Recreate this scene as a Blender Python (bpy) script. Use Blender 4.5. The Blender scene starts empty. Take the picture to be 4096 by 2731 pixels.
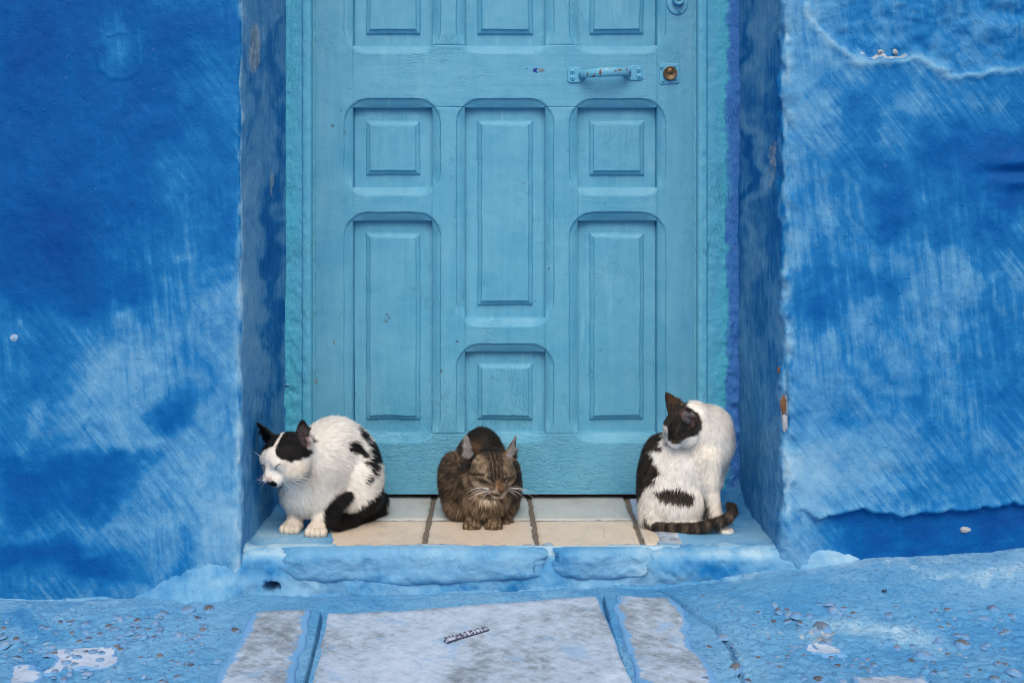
import bpy, math, random
import numpy as np

# ------------------------------------------------------------------ camera, sky, sun, exposure
SC = bpy.context.scene
CAM_H, CAM_D, FPX, HORIZON = 0.608, 2.0, 4353.0, 888.0      # metres; focal length and eye line in photo pixels (4096 wide)
cam_data = bpy.data.cameras.new('camera')
cam = bpy.data.objects.new('camera', cam_data)
SC.collection.objects.link(cam)
cam.location = (0, -CAM_D, CAM_H)
cam.rotation_euler = (math.radians(90), 0, 0)
cam_data.sensor_width = 36.0
cam_data.lens = FPX / 4096 * 36.0
cam_data.shift_y = -(1365.5 - HORIZON) / 4096
cam_data.clip_start = 0.05
cam_data.clip_end = 500
SC.camera = cam

SUN_EL, SUN_AZ = math.radians(50), math.radians(2)          # azimuth from -Y, negative = from the left of the door
world = bpy.data.worlds.new('World')
SC.world = world
world.use_nodes = True
wn, wl = world.node_tree.nodes, world.node_tree.links
sky = wn.new('ShaderNodeTexSky')
sky.sky_type = 'NISHITA'
sky.sun_disc = False
sky.sun_elevation = SUN_EL
sky.sun_rotation = math.pi - SUN_AZ
sky.air_density = 1.0
sky.dust_density = 6.0
sky.ozone_density = 0.6
wl.new(sky.outputs[0], wn['Background'].inputs[0])
wn['Background'].inputs[1].default_value = 0.14
sun_data = bpy.data.lights.new('sun', 'SUN')
sun_data.energy = 1.4
sun_data.angle = math.radians(48)
sun_data.color = (1.0, 0.93, 0.82)
sun = bpy.data.objects.new('sun', sun_data)
SC.collection.objects.link(sun)
from mathutils import Vector
sd = Vector((math.sin(SUN_AZ) * math.cos(SUN_EL), -math.cos(SUN_AZ) * math.cos(SUN_EL), math.sin(SUN_EL)))
sun.rotation_euler = sd.to_track_quat('Z', 'Y').to_euler()
sun.location = sd * 20
vs = SC.view_settings
vs.view_transform = 'Standard'
vs.look = 'None'
vs.gamma = 1
vs.use_curve_mapping = False
vs.exposure = 0.0
SC.cycles.use_denoising = True
SC.cycles.max_bounces = 6
SC.cycles.filter_width = 1.05

# ------------------------------------------------------------------ helpers
rng = np.random.default_rng(7)
random.seed(7)
COL = SC.collection

def P(x, y, Y):
    """photo pixel + depth Y (m behind the wall face) -> world"""
    s = (CAM_D + Y) / FPX
    return np.array([(x - 2048) * s, Y, CAM_H - (y - HORIZON) * s])

def px_of(X, Y, Z):
    s = (CAM_D + Y) / FPX
    return X / s + 2048, (CAM_H - Z) / s + HORIZON

def sstep(a, b, x):
    t = np.clip((x - a) / (b - a), 0, 1)
    return t * t * (3 - 2 * t)

def lerp(a, b, t): return a + (b - a) * t

def _hash(i, j, k, seed):
    n = (i * 374761393 + j * 668265263 + k * 2147483647 + seed * 1274126177) & 0xffffffff
    n = ((n ^ (n >> 13)) * 1274126177) & 0xffffffff
    n = n ^ (n >> 16)
    return (n & 0xffff) / 65535.0

def vnoise(x, y, z=None, seed=0):
    x = np.asarray(x, float); y = np.asarray(y, float)
    z = np.zeros_like(x) if z is None else np.asarray(z, float)
    xi, yi, zi = np.floor(x).astype(np.int64), np.floor(y).astype(np.int64), np.floor(z).astype(np.int64)
    u, v, w = x - xi, y - yi, z - zi
    u, v, w = u*u*u*(u*(u*6-15)+10), v*v*v*(v*(v*6-15)+10), w*w*w*(w*(w*6-15)+10)
    r = 0
    for a in (0, 1):
        for b in (0, 1):
            for c in (0, 1):
                r = r + _hash(xi+a, yi+b, zi+c, seed) * (u if a else 1-u) * (v if b else 1-v) * (w if c else 1-w)
    return r * 2 - 1

def fbm(x, y, z=None, oct=4, seed=0, gain=.5):
    r, a, f = 0, 1, 1
    for o in range(oct):
        r = r + a * vnoise(np.asarray(x)*f, np.asarray(y)*f, None if z is None else np.asarray(z)*f, seed + o*17)
        a *= gain; f *= 2.03
    return r

def seg_dist(x, y, pts):
    """distance to a polyline"""
    d = np.full(np.shape(x), 1e9)
    for (x0, y0), (x1, y1) in zip(pts[:-1], pts[1:]):
        dx, dy = x1-x0, y1-y0
        t = np.clip(((x-x0)*dx + (y-y0)*dy) / (dx*dx+dy*dy), 0, 1)
        d = np.minimum(d, np.hypot(x-x0-t*dx, y-y0-t*dy))
    return d

def poly_sd(x, y, pts):
    """signed distance to a polygon, negative inside"""
    d = seg_dist(x, y, list(pts) + [pts[0]])
    ins = np.zeros(np.shape(x), bool)
    n = len(pts)
    for i in range(n):
        x0, y0 = pts[i]; x1, y1 = pts[(i+1) % n]
        if y0 == y1: continue
        c = ((y0 > y) != (y1 > y)) & (x < (x1-x0)*(y-y0)/(y1-y0) + x0)
        ins ^= c
    return np.where(ins, -d, d)

def mk_mesh(name, verts, faces, smooth=True, attrs=None):
    me = bpy.data.meshes.new(name)
    verts = np.ascontiguousarray(verts, np.float32); faces = np.ascontiguousarray(faces, np.int32)
    n, k = faces.shape
    me.vertices.add(len(verts)); me.vertices.foreach_set('co', verts.ravel())
    me.loops.add(n*k); me.loops.foreach_set('vertex_index', faces.ravel())
    me.polygons.add(n)
    me.polygons.foreach_set('loop_start', np.arange(0, n*k, k, dtype=np.int32))
    me.polygons.foreach_set('loop_total', np.full(n, k, np.int32))
    me.polygons.foreach_set('use_smooth', np.full(n, smooth, bool))
    for an, av in (attrs or {}).items():
        av = np.asarray(av, np.float32)
        if av.ndim == 1:
            a = me.attributes.new(an, 'FLOAT', 'POINT'); a.data.foreach_set('value', av)
        else:
            a = me.attributes.new(an, 'FLOAT_COLOR', 'POINT')
            if av.shape[1] == 3: av = np.hstack([av, np.ones((len(av), 1), np.float32)])
            a.data.foreach_set('color', np.ascontiguousarray(av).ravel())
    me.update(calc_edges=True)
    return me

def obj(name, me, material=None, parent=None, label=None, cat=None, kind=None, group=None):
    o = bpy.data.objects.new(name, me)
    COL.objects.link(o)
    if material is not None and me is not None and not me.materials: me.materials.append(material)
    if parent is not None: o.parent = parent
    if label: o['label'] = label
    if cat: o['category'] = cat
    if kind: o['kind'] = kind
    if group: o['group'] = group
    return o

def thing(name, loc, label, cat, group=None):
    o = obj(name, None, label=label, cat=cat, group=group)
    o.location = loc
    o.empty_display_size = .05
    return o

def put(o, parent):
    """parent with world-space mesh data kept where it is"""
    o.parent = parent
    o.matrix_parent_inverse = __import__('mathutils').Matrix.Translation(parent.location).inverted()
    return o

def grid_faces(nu, nv, flip=False):
    i = np.arange(nu*nv).reshape(nu, nv)
    q = np.stack([i[:-1, :-1], i[1:, :-1], i[1:, 1:], i[:-1, 1:]], -1).reshape(-1, 4)
    return q[:, ::-1] if flip else q

def compact(verts, faces, attrs):
    u, inv = np.unique(faces, return_inverse=True)
    return verts[u], inv.reshape(faces.shape), {k: v[u] for k, v in attrs.items()}

def box_mesh(name, lo, hi, bevel=0.0, seg=2):
    import bmesh
    bm = bmesh.new()
    bmesh.ops.create_cube(bm, size=1)
    lo, hi = np.array(lo, float), np.array(hi, float)
    for v in bm.verts:
        v.co = Vector(tuple(lo + (np.array(v.co) + .5) * (hi - lo)))
    if bevel: bmesh.ops.bevel(bm, geom=bm.edges[:] + bm.verts[:], offset=bevel, segments=seg, profile=.5, affect='EDGES')
    me = bpy.data.meshes.new(name); bm.to_mesh(me); bm.free()
    if bevel: me.polygons.foreach_set('use_smooth', [True]*len(me.polygons))
    return me

def tube_mesh(name, pts, radii, n=8, squash=None, cap=True):
    pts = np.array(pts, float); m = len(pts)
    radii = np.broadcast_to(np.array(radii, float), (m,))
    T = np.gradient(pts, axis=0); T /= np.linalg.norm(T, axis=1)[:, None]
    ref = np.array([0, 0, 1.0]) if abs(T[0][2]) < .9 else np.array([0, 1.0, 0])
    V = []
    for p, t, r in zip(pts, T, radii):
        u = np.cross(t, ref); u /= np.linalg.norm(u); w = np.cross(u, t)
        a = np.linspace(0, 2*np.pi, n, endpoint=False)
        su, sw = squash or (1, 1)
        V.append(p + r*(np.cos(a)[:, None]*u*su + np.sin(a)[:, None]*w*sw))
    V = np.vstack(V)
    F = []
    for i in range(m-1):
        for j in range(n):
            F.append((i*n+j, i*n+(j+1) % n, (i+1)*n+(j+1) % n, (i+1)*n+j))
    me = bpy.data.meshes.new(name)
    F = [tuple(f) for f in F]
    if cap: F += [tuple(range(n))[::-1], tuple((m-1)*n+j for j in range(n))]
    me.from_pydata(V.tolist(), [], F)
    me.polygons.foreach_set('use_smooth', [True]*len(me.polygons))
    me.update()
    return me

def lathe_mesh(name, prof, n=20):
    """profile (radius, height along -Y), turned about the Y axis"""
    V, F = [], []
    m = len(prof)
    for r, h in prof:
        for j in range(n):
            a = 2*math.pi*j/n
            V.append((r*math.cos(a), -h, r*math.sin(a)))
    for i in range(m-1):
        for j in range(n):
            F.append((i*n+j, (i+1)*n+j, (i+1)*n+(j+1) % n, i*n+(j+1) % n))
    F.append(tuple((m-1)*n+j for j in range(n)))
    me = bpy.data.meshes.new(name); me.from_pydata(V, [], F); me.update()
    me.polygons.foreach_set('use_smooth', [True]*len(me.polygons))
    return me

# ------------------------------------------------------------------ materials
class NT:
    def __init__(s, name):
        s.m = bpy.data.materials.new(name); s.m.use_nodes = True
        s.t = s.m.node_tree; s.b = s.t.nodes['Principled BSDF']
        s.tc = s.t.nodes.new('ShaderNodeTexCoord').outputs['Object']
    def new(s, t): return s.t.nodes.new(t)
    def link(s, a, b): s.t.links.new(a, b)
    def val(s, inp, v):
        if hasattr(v, 'is_output') or isinstance(v, bpy.types.NodeSocket): s.link(v, inp)
        else: inp.default_value = v
    def attr(s, name, out='Fac'):
        n = s.new('ShaderNodeAttribute'); n.attribute_name = name; return n.outputs[out]
    def mapping(s, scale=(1, 1, 1), rot=(0, 0, 0), vec=None):
        n = s.new('ShaderNodeMapping'); s.link(vec or s.tc, n.inputs[0])
        n.inputs['Scale'].default_value = scale; n.inputs['Rotation'].default_value = rot
        return n.outputs[0]
    def noise(s, scale, detail=4, rough=.55, dist=0, vec=None, out=0):
        n = s.new('ShaderNodeTexNoise'); s.link(vec or s.tc, n.inputs['Vector'])
        n.inputs['Scale'].default_value = scale; n.inputs['Detail'].default_value = detail
        n.inputs['Roughness'].default_value = rough; n.inputs['Distortion'].default_value = dist
        return n.outputs[out]
    def voro(s, scale, feature='F1', vec=None, rand=1):
        n = s.new('ShaderNodeTexVoronoi'); n.feature = feature; s.link(vec or s.tc, n.inputs['Vector'])
        n.inputs['Scale'].default_value = scale; n.inputs['Randomness'].default_value = rand
        return n.outputs['Distance']
    def math(s, op, a, b=0.0, c=None, clamp=False):
        n = s.new('ShaderNodeMath'); n.operation = op; n.use_clamp = clamp
        s.val(n.inputs[0], a); s.val(n.inputs[1], b)
        if c is not None: s.val(n.inputs[2], c)
        return n.outputs[0]
    def madd(s, a, k, o): return s.math('MULTIPLY_ADD', a, k, o)
    def ramp(s, fac, stops, interp='LINEAR'):
        n = s.new('ShaderNodeValToRGB'); s.val(n.inputs[0], fac)
        e = n.color_ramp.elements
        n.color_ramp.interpolation = interp
        while len(e) < len(stops): e.new(.5)
        for el, (p, c) in zip(e, stops):
            el.position = p; el.color = (*c, 1) if len(c) == 3 else c
        return n.outputs[0]
    def rr(s, fac, a, b):
        n = s.new('ShaderNodeMapRange'); s.val(n.inputs[0], fac)
        n.inputs[1].default_value = a; n.inputs[2].default_value = b
        n.interpolation_type = 'SMOOTHSTEP'
        return n.outputs[0]
    def mix(s, fac, a, b, blend='MIX'):
        n = s.new('ShaderNodeMix'); n.data_type = 'RGBA'; n.blend_type = blend
        s.val(n.inputs[0], fac)
        for i, v in ((6, a), (7, b)):
            s.val(n.inputs[i], v if not isinstance(v, tuple) else (*v, 1)[:4])
        return n.outputs[2]
    def bump(s, h, strength=.5, dist=.002, normal=None):
        n = s.new('ShaderNodeBump'); s.val(n.inputs['Height'], h)
        n.inputs['Strength'].default_value = strength; n.inputs['Distance'].default_value = dist
        if normal is not None: s.link(normal, n.inputs['Normal'])
        return n.outputs[0]
    def done(s, color, rough=.7, normal=None, spec=.3, metal=0):
        s.val(s.b.inputs['Base Color'], color if not isinstance(color, tuple) else (*color, 1)[:4])
        s.val(s.b.inputs['Roughness'], rough)
        s.b.inputs['Specular IOR Level'].default_value = spec
        s.b.inputs['Metallic'].default_value = metal
        if normal is not None: s.link(normal, s.b.inputs['Normal'])
        return s.m

def srgb(r, g, b):
    f = lambda c: (c/255/12.92 if c <= 10 else ((c/255+.055)/1.055)**2.4)
    return (f(r), f(g), f(b))

def plaster(name, stops, blotch=.28, streak=.3, diag=.2, grit=.5, pebbly=0.0, cover=0.0, speck=.70):
    n = NT(name)
    tone = n.attr('tone')
    b1 = n.noise(7, 6, .6, .4)
    b2 = n.noise(26, 5, .6, .5)
    sv = n.noise(1, 5, .65, 0, n.mapping((80, 80, 7), vec=n.mapping(rot=(0, math.radians(6), 0))))
    sdg = n.noise(1, 6, .68, .15, n.mapping((9, 60, 110), vec=n.mapping(rot=(0, math.radians(-52), 0))))
    sh = n.noise(1, 4, .6, .1, n.mapping((12, 60, 150), (0, math.radians(4), 0)))
    t = n.madd(n.math('SUBTRACT', b1, .5), blotch*1.6, tone)
    t = n.madd(n.math('SUBTRACT', b2, .5), blotch*.7, t)
    t = n.madd(n.math('SUBTRACT', sv, .5), streak, t)
    t = n.madd(n.math('SUBTRACT', sh, .5), streak*.12, t)
    t = n.madd(n.math('SUBTRACT', sdg, .5), n.math('MULTIPLY', n.rr(n.noise(4.5, 3, .5, .6), .5, .62), diag*3.2), t)
    if cover:
        # a second, lighter coat brushed over the first: its edge breaks up along the strokes
        turn = n.rr(n.noise(3.2, 2, .5), .46, .56)
        st = n.math('ADD', n.math('MULTIPLY', sv, n.math('SUBTRACT', 1.0, turn)), n.math('MULTIPLY', sdg, turn))
        f = n.madd(n.math('SUBTRACT', st, .5), .95, tone)
        f = n.madd(n.math('SUBTRACT', b2, .5), .55, f); f = n.madd(n.math('SUBTRACT', b1, .5), .45, f)
        cov = n.rr(f, .26, .64)
        cov2 = n.rr(n.madd(n.math('SUBTRACT', n.noise(48, 6, .7, .4), .5), .7, f), .52, .80)
        t = n.math('MULTIPLY', t, 1.0-cover)
        t = n.madd(cov, cover*.62, t); t = n.madd(cov2, cover*.38, t)
    c = n.ramp(t, stops)
    # speckle of specks and pits
    sp = n.noise(160, 2, .5)
    c = n.mix(n.math('MULTIPLY', n.rr(sp, speck, speck+.08), .55), c, srgb(20, 60, 120) if speck > .65 else srgb(58, 92, 136))
    c = n.mix(n.math('MULTIPLY', n.rr(n.noise(75, 3, .55, .3), .68, .78), .18), c, srgb(140, 178, 212))
    # bare patches where an attribute asks for them
    wear = n.math('ADD', n.attr('wear'), n.math('MULTIPLY', n.math('SUBTRACT', n.noise(60, 6, .7), .5), .9))
    c = n.mix(n.rr(wear, .45, .6), c, n.ramp(n.noise(45, 6, .7), [(.3, srgb(95, 110, 125)), (.5, srgb(150, 165, 180)), (.75, srgb(190, 200, 210))]))
    h = n.math('ADD', n.math('MULTIPLY', n.noise(320, 3, .6), .5 * grit), n.math('MULTIPLY', n.noise(60, 5, .6), 1.2))
    h = n.madd(sv, .35, h); h = n.madd(sdg, .3, h)
    h = n.madd(n.rr(n.noise(110, 2, .4), .62, .75), .5 * grit, h)
    if pebbly:
        h = n.madd(n.noise(95, 4, .6), pebbly, h)
    return n.done(c, n.madd(b2, .2, .55), n.bump(h, .65, .0025), .12)

BLUES = [(0.0, srgb(0, 66, 138)), (.2, srgb(0, 86, 156)), (.42, srgb(24, 110, 172)), (.65, srgb(80, 142, 188)), (.85, srgb(112, 162, 198)), (1.0, srgb(152, 187, 209))]
M_WALL = plaster('blue_limewash', BLUES, .34, .14, .10, .8, 0, .27)
M_STEP = plaster('blue_step_paint', BLUES, .3, .10, .12, .8, .2, .12)
M_GROUND = plaster('blue_street_paint', BLUES, .26, .05, .18, 1.6, 1.6, 0, .59)

def door_mat(name, stops, crack=1.0, vert=True):
    n = NT(name)
    sc1 = (70, 70, 7) if vert else (7, 70, 70)
    g = n.noise(1, 6, .6, .15, n.mapping(sc1))
    b = n.noise(9, 5, .6, .3)
    t = n.madd(g, .35, n.math('MULTIPLY', b, .65))
    c = n.ramp(t, stops)
    vm = n.new('ShaderNodeVectorMath'); vm.operation = 'MULTIPLY_ADD'
    n.link(n.noise(38, 4, .6, 0, out=1), vm.inputs[0]); vm.inputs[1].default_value = (.022, .022, .022); n.link(n.tc, vm.inputs[2]); wob = vm.outputs[0]
    cell = n.voro(1, 'DISTANCE_TO_EDGE', n.mapping((150, 60, 34) if vert else (26, 60, 150), vec=wob))
    cl = n.math('SUBTRACT', 1.0, n.rr(cell, .0, .09))
    zone = n.math('MULTIPLY', n.rr(n.noise(11, 4, .6, .5), .54, .72), crack*.6)
    wz = n.attr('wear')
    zone = n.math('ADD', zone, wz, clamp=True)
    crk = n.math('MULTIPLY', cl, zone)
    c = n.mix(n.math('MULTIPLY', crk, .16), c, srgb(30, 100, 140))
    chip = n.rr(n.math('MULTIPLY', n.noise(48, 4, .6), n.noise(17, 3, .5)), .440, .458)
    c = n.mix(n.math('MULTIPLY', chip, .75), c, srgb(75, 95, 105))
    run = n.noise(1, 5, .6, .2, n.mapping((46, 46, 2.2)))
    c = n.mix(n.math('MULTIPLY', n.rr(run, .56, .78), .32), c, srgb(48, 116, 150))
    c = n.mix(n.math('MULTIPLY', n.rr(n.noise(1, 5, .6, .3, n.mapping((30, 30, 5))), .58, .75), .28), c, srgb(136, 190, 208))
    # faint grime
    c = n.mix(n.math('MULTIPLY', n.rr(n.noise(23, 6, .7, .4), .58, .8), .4), c, srgb(40, 110, 140))
    h = n.math('ADD', n.math('MULTIPLY', g, 1.0), n.math('MULTIPLY', n.noise(240, 3, .6), .35))
    h = n.madd(n.noise(70, 5, .65, .3), .9, h)
    h = n.math('SUBTRACT', h, n.math('MULTIPLY', crk, 1.6))
    h = n.math('SUBTRACT', h, n.math('MULTIPLY', chip, .8))
    h = n.madd(n.math('MULTIPLY', n.noise(1, 5, .65, .3, n.mapping((260, 200, 40) if vert else (40, 200, 260))), wz), 2.2, h)
    return n.done(c, n.madd(b, .25, .38), n.bump(h, .5, .0016), .35)

DOORC = [(.25, srgb(66, 144, 180)), (.5, srgb(86, 156, 188)), (.75, srgb(102, 168, 196))]
M_DOORV = door_mat('door_paint_upright', DOORC, 1, True)
M_DOORH = door_mat('door_paint_level', DOORC, 1, False)

def frame_mat():
    n = NT('teal_frame_paint')
    e = n.attr('tone')
    g = n.noise(1, 6, .6, .2, n.mapping((60, 60, 8)))
    b = n.noise(14, 5, .6, .4)
    t = n.madd(n.math('SUBTRACT', g, .5), .35, n.madd(n.math('SUBTRACT', b, .5), .5, e))
    c = n.ramp(t, [(0, srgb(100, 176, 206)), (.35, srgb(82, 168, 204)), (.7, srgb(76, 180, 206)), (1, srgb(60, 124, 196))])
    h = n.math('ADD', n.noise(150, 4, .65), n.math('MULTIPLY', n.noise(1, 5, .6, .3, n.mapping((170, 170, 60))), 1.2))
    crk = n.math('SUBTRACT', 1.0, n.rr(n.voro(1, 'DISTANCE_TO_EDGE', n.mapping((160, 90, 70))), 0, .08))
    h = n.math('SUBTRACT', h, n.math('MULTIPLY', crk, n.rr(n.noise(10, 3), .5, .65)))
    h = n.math('MULTIPLY', h, n.madd(e, 1.6, .35))
    return n.done(c, .5, n.bump(h, .6, .0024), .3)
M_FRAME = frame_mat()

def simple(name, c, rough=.6, spec=.3, metal=0, var=.25, scale=60, bump=.3):
    n = NT(name)
    nz = n.noise(scale, 5, .6)
    col = n.mix(nz, tuple(v*(1-var) for v in c), tuple(min(1, v*(1+var)) for v in c))
    return n.done(col, rough, n.bump(nz, bump, .001), spec, metal)

M_DARK = simple('dark_interior', (.012, .011, .011))
M_RED = simple('red_mat', srgb(110, 50, 40), .9)
M_BRASS = simple('worn_brass', (.15, .10, .06), .5, .5, .45, .6, 200)
M_BRASSD = simple('dark_keyway', (.02, .013, .009), .5, .5, .3)
M_RUST = simple('rust', srgb(70, 42, 25), .8)
# ------------------------------------------------------------------ the house wall (two piers with their door reveals, lintel, added dark closure behind)
D4 = 4096 / 2352.0       # the tables below are in coordinates of the photo seen 2352 wide

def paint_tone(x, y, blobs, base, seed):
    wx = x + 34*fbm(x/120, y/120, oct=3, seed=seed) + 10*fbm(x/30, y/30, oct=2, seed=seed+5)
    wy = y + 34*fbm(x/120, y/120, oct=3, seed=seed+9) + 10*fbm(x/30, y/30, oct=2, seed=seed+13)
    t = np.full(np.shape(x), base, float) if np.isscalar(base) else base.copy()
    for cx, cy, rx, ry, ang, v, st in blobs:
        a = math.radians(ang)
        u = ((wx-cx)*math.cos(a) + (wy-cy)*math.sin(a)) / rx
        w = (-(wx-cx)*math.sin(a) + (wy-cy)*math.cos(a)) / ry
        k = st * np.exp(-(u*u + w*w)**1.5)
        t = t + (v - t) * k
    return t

LEFT_BLOBS = [(80, 60, 160, 110, 0, .12, .8), (265, 125, 52, 66, 0, .55, .9), (420, 60, 120, 90, 0, .22, .7),
    (90, 560, 170, 120, 20, .04, .9), (320, 330, 110, 200, 0, .24, .6), (470, 420, 70, 160, 0, .40, .6), (60, 300, 90, 150, 0, .12, .7),
    (220, 650, 170, 60, 0, .16, .7), (130, 800, 120, 70, 0, .30, .6), (440, 700, 100, 110, 0, .50, .8),
    (300, 720, 70, 60, 0, .55, .8), (290, 860, 130, 110, 30, .66, .9), (60, 900, 110, 60, 0, .40, .6), (460, 860, 70, 90, 0, .46, .7),
    (425, 950, 62, 38, 0, .24, .85), (300, 1010, 110, 60, -10, .62, .7), (80, 1010, 120, 50, 0, .46, .7), (160, 1085, 200, 42, -6, .18, .9), (300, 1090, 60, 40, -40, .12, .7),
    (190, 1140, 90, 40, -45, .10, .6), (60, 1150, 90, 55, -10, .18, .8), (420, 1100, 140, 90, -15, .68, .85), (300, 1180, 140, 50, -30, .58, .7),
    (120, 1205, 130, 30, -18, .48, .6), (110, 1272, 260, 34, 4, .14, .9), (400, 1270, 120, 50, 0, .48, .7), (500, 1210, 60, 90, 0, .74, .8), (470, 1330, 90, 40, 0, .66, .8)]
RIGHT_BLOBS = [(2000, 60, 130, 60, 0, .50, .7), (2250, 90, 160, 90, 0, .48, .7), (1850, 120, 50, 160, 0, .72, .8), (1960, 220, 90, 60, 0, .40, .7), (2080, 200, 100, 60, 0, .42, .6),
    (2250, 250, 150, 40, 0, .55, .7), (2260, 340, 150, 90, 0, .14, .9), (2170, 410, 100, 70, -20, .26, .8), (2330, 400, 60, 50, 0, .10, .9), (1870, 330, 60, 160, 0, .62, .8),
    (1975, 265, 36, 44, 0, .26, .8), (1960, 340, 80, 40, 0, .34, .8), (2020, 375, 60, 30, 0, .26, .7), (1960, 470, 110, 90, 0, .38, .8), (2040, 480, 44, 110, 6, .26, .8), (2140, 520, 60, 90, -20, .34, .7), (2260, 560, 70, 120, 10, .30, .7),
    (1860, 560, 50, 80, 0, .64, .7), (1870, 690, 46, 90, 0, .30, .9), (1950, 640, 60, 80, 0, .34, .8), (2030, 660, 60, 60, -25, .26, .8), (2200, 640, 110, 60, 0, .58, .7), (2160, 760, 160, 80, 0, .60, .8),
    (2000, 820, 80, 90, 0, .44, .7), (2300, 800, 90, 120, 0, .40, .8), (1890, 900, 60, 120, 0, .56, .7), (2070, 930, 150, 40, 0, .42, .7), (2200, 980, 150, 60, 0, .48, .7),
    (1880, 1080, 70, 100, 0, .82, .9), (2010, 1090, 90, 60, 0, .66, .8), (2180, 1060, 150, 60, 0, .52, .7), (2080, 1120, 150, 26, 0, .52, .7), (2300, 1090, 100, 60, 0, .46, .7), (2200, 1155, 200, 22, 0, .44, .7)]
REVL_BLOBS = [(585, 560, 26, 260, 0, .80, .8), (642, 400, 18, 500, 0, .42, .8), (575, 200, 12, 150, 0, .45, .7), (585, 850, 30, 130, 0, .72, .7), (638, 700, 16, 180, 0, .36, .8), (590, 1080, 40, 120, 0, .48, .9), (622, 930, 20, 80, 0, .36, .7)]
REVR_BLOBS = [(1710, 300, 10, 400, 0, .34, .8), (1732, 420, 9, 420, 0, .80, .85), (1765, 400, 20, 360, 0, .44, .8), (1750, 60, 34, 90, 0, .82, .8), (1722, 800, 22, 300, 0, .62, .7), (1765, 760, 20, 260, 0, .50, .7), (1752, 1130, 30, 90, 0, .52, .7)]

RIDGE = [(1852, 8), (1862, 52), (1900, 92), (1962, 138), (2040, 146), (2105, 128), (2165, 168), (2235, 176), (2290, 160), (2352, 158), (2420, 165)]
LEDGE = [(1836, 1168), (1880, 1192), (1930, 1178), (1985, 1168), (2010, 1180), (2075, 1186), (2160, 1176), (2230, 1172), (2352, 1160), (2460, 1165)]

def spaced(*segs):
    """segs of (start, end, step) joined into one increasing array"""
    out = []
    for a, b, st in segs:
        n = max(1, int(round((b-a)/st)))
        out.append(np.linspace(a, b, n, endpoint=False))
    return np.append(np.concatenate(out), segs[-1][1])

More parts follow.
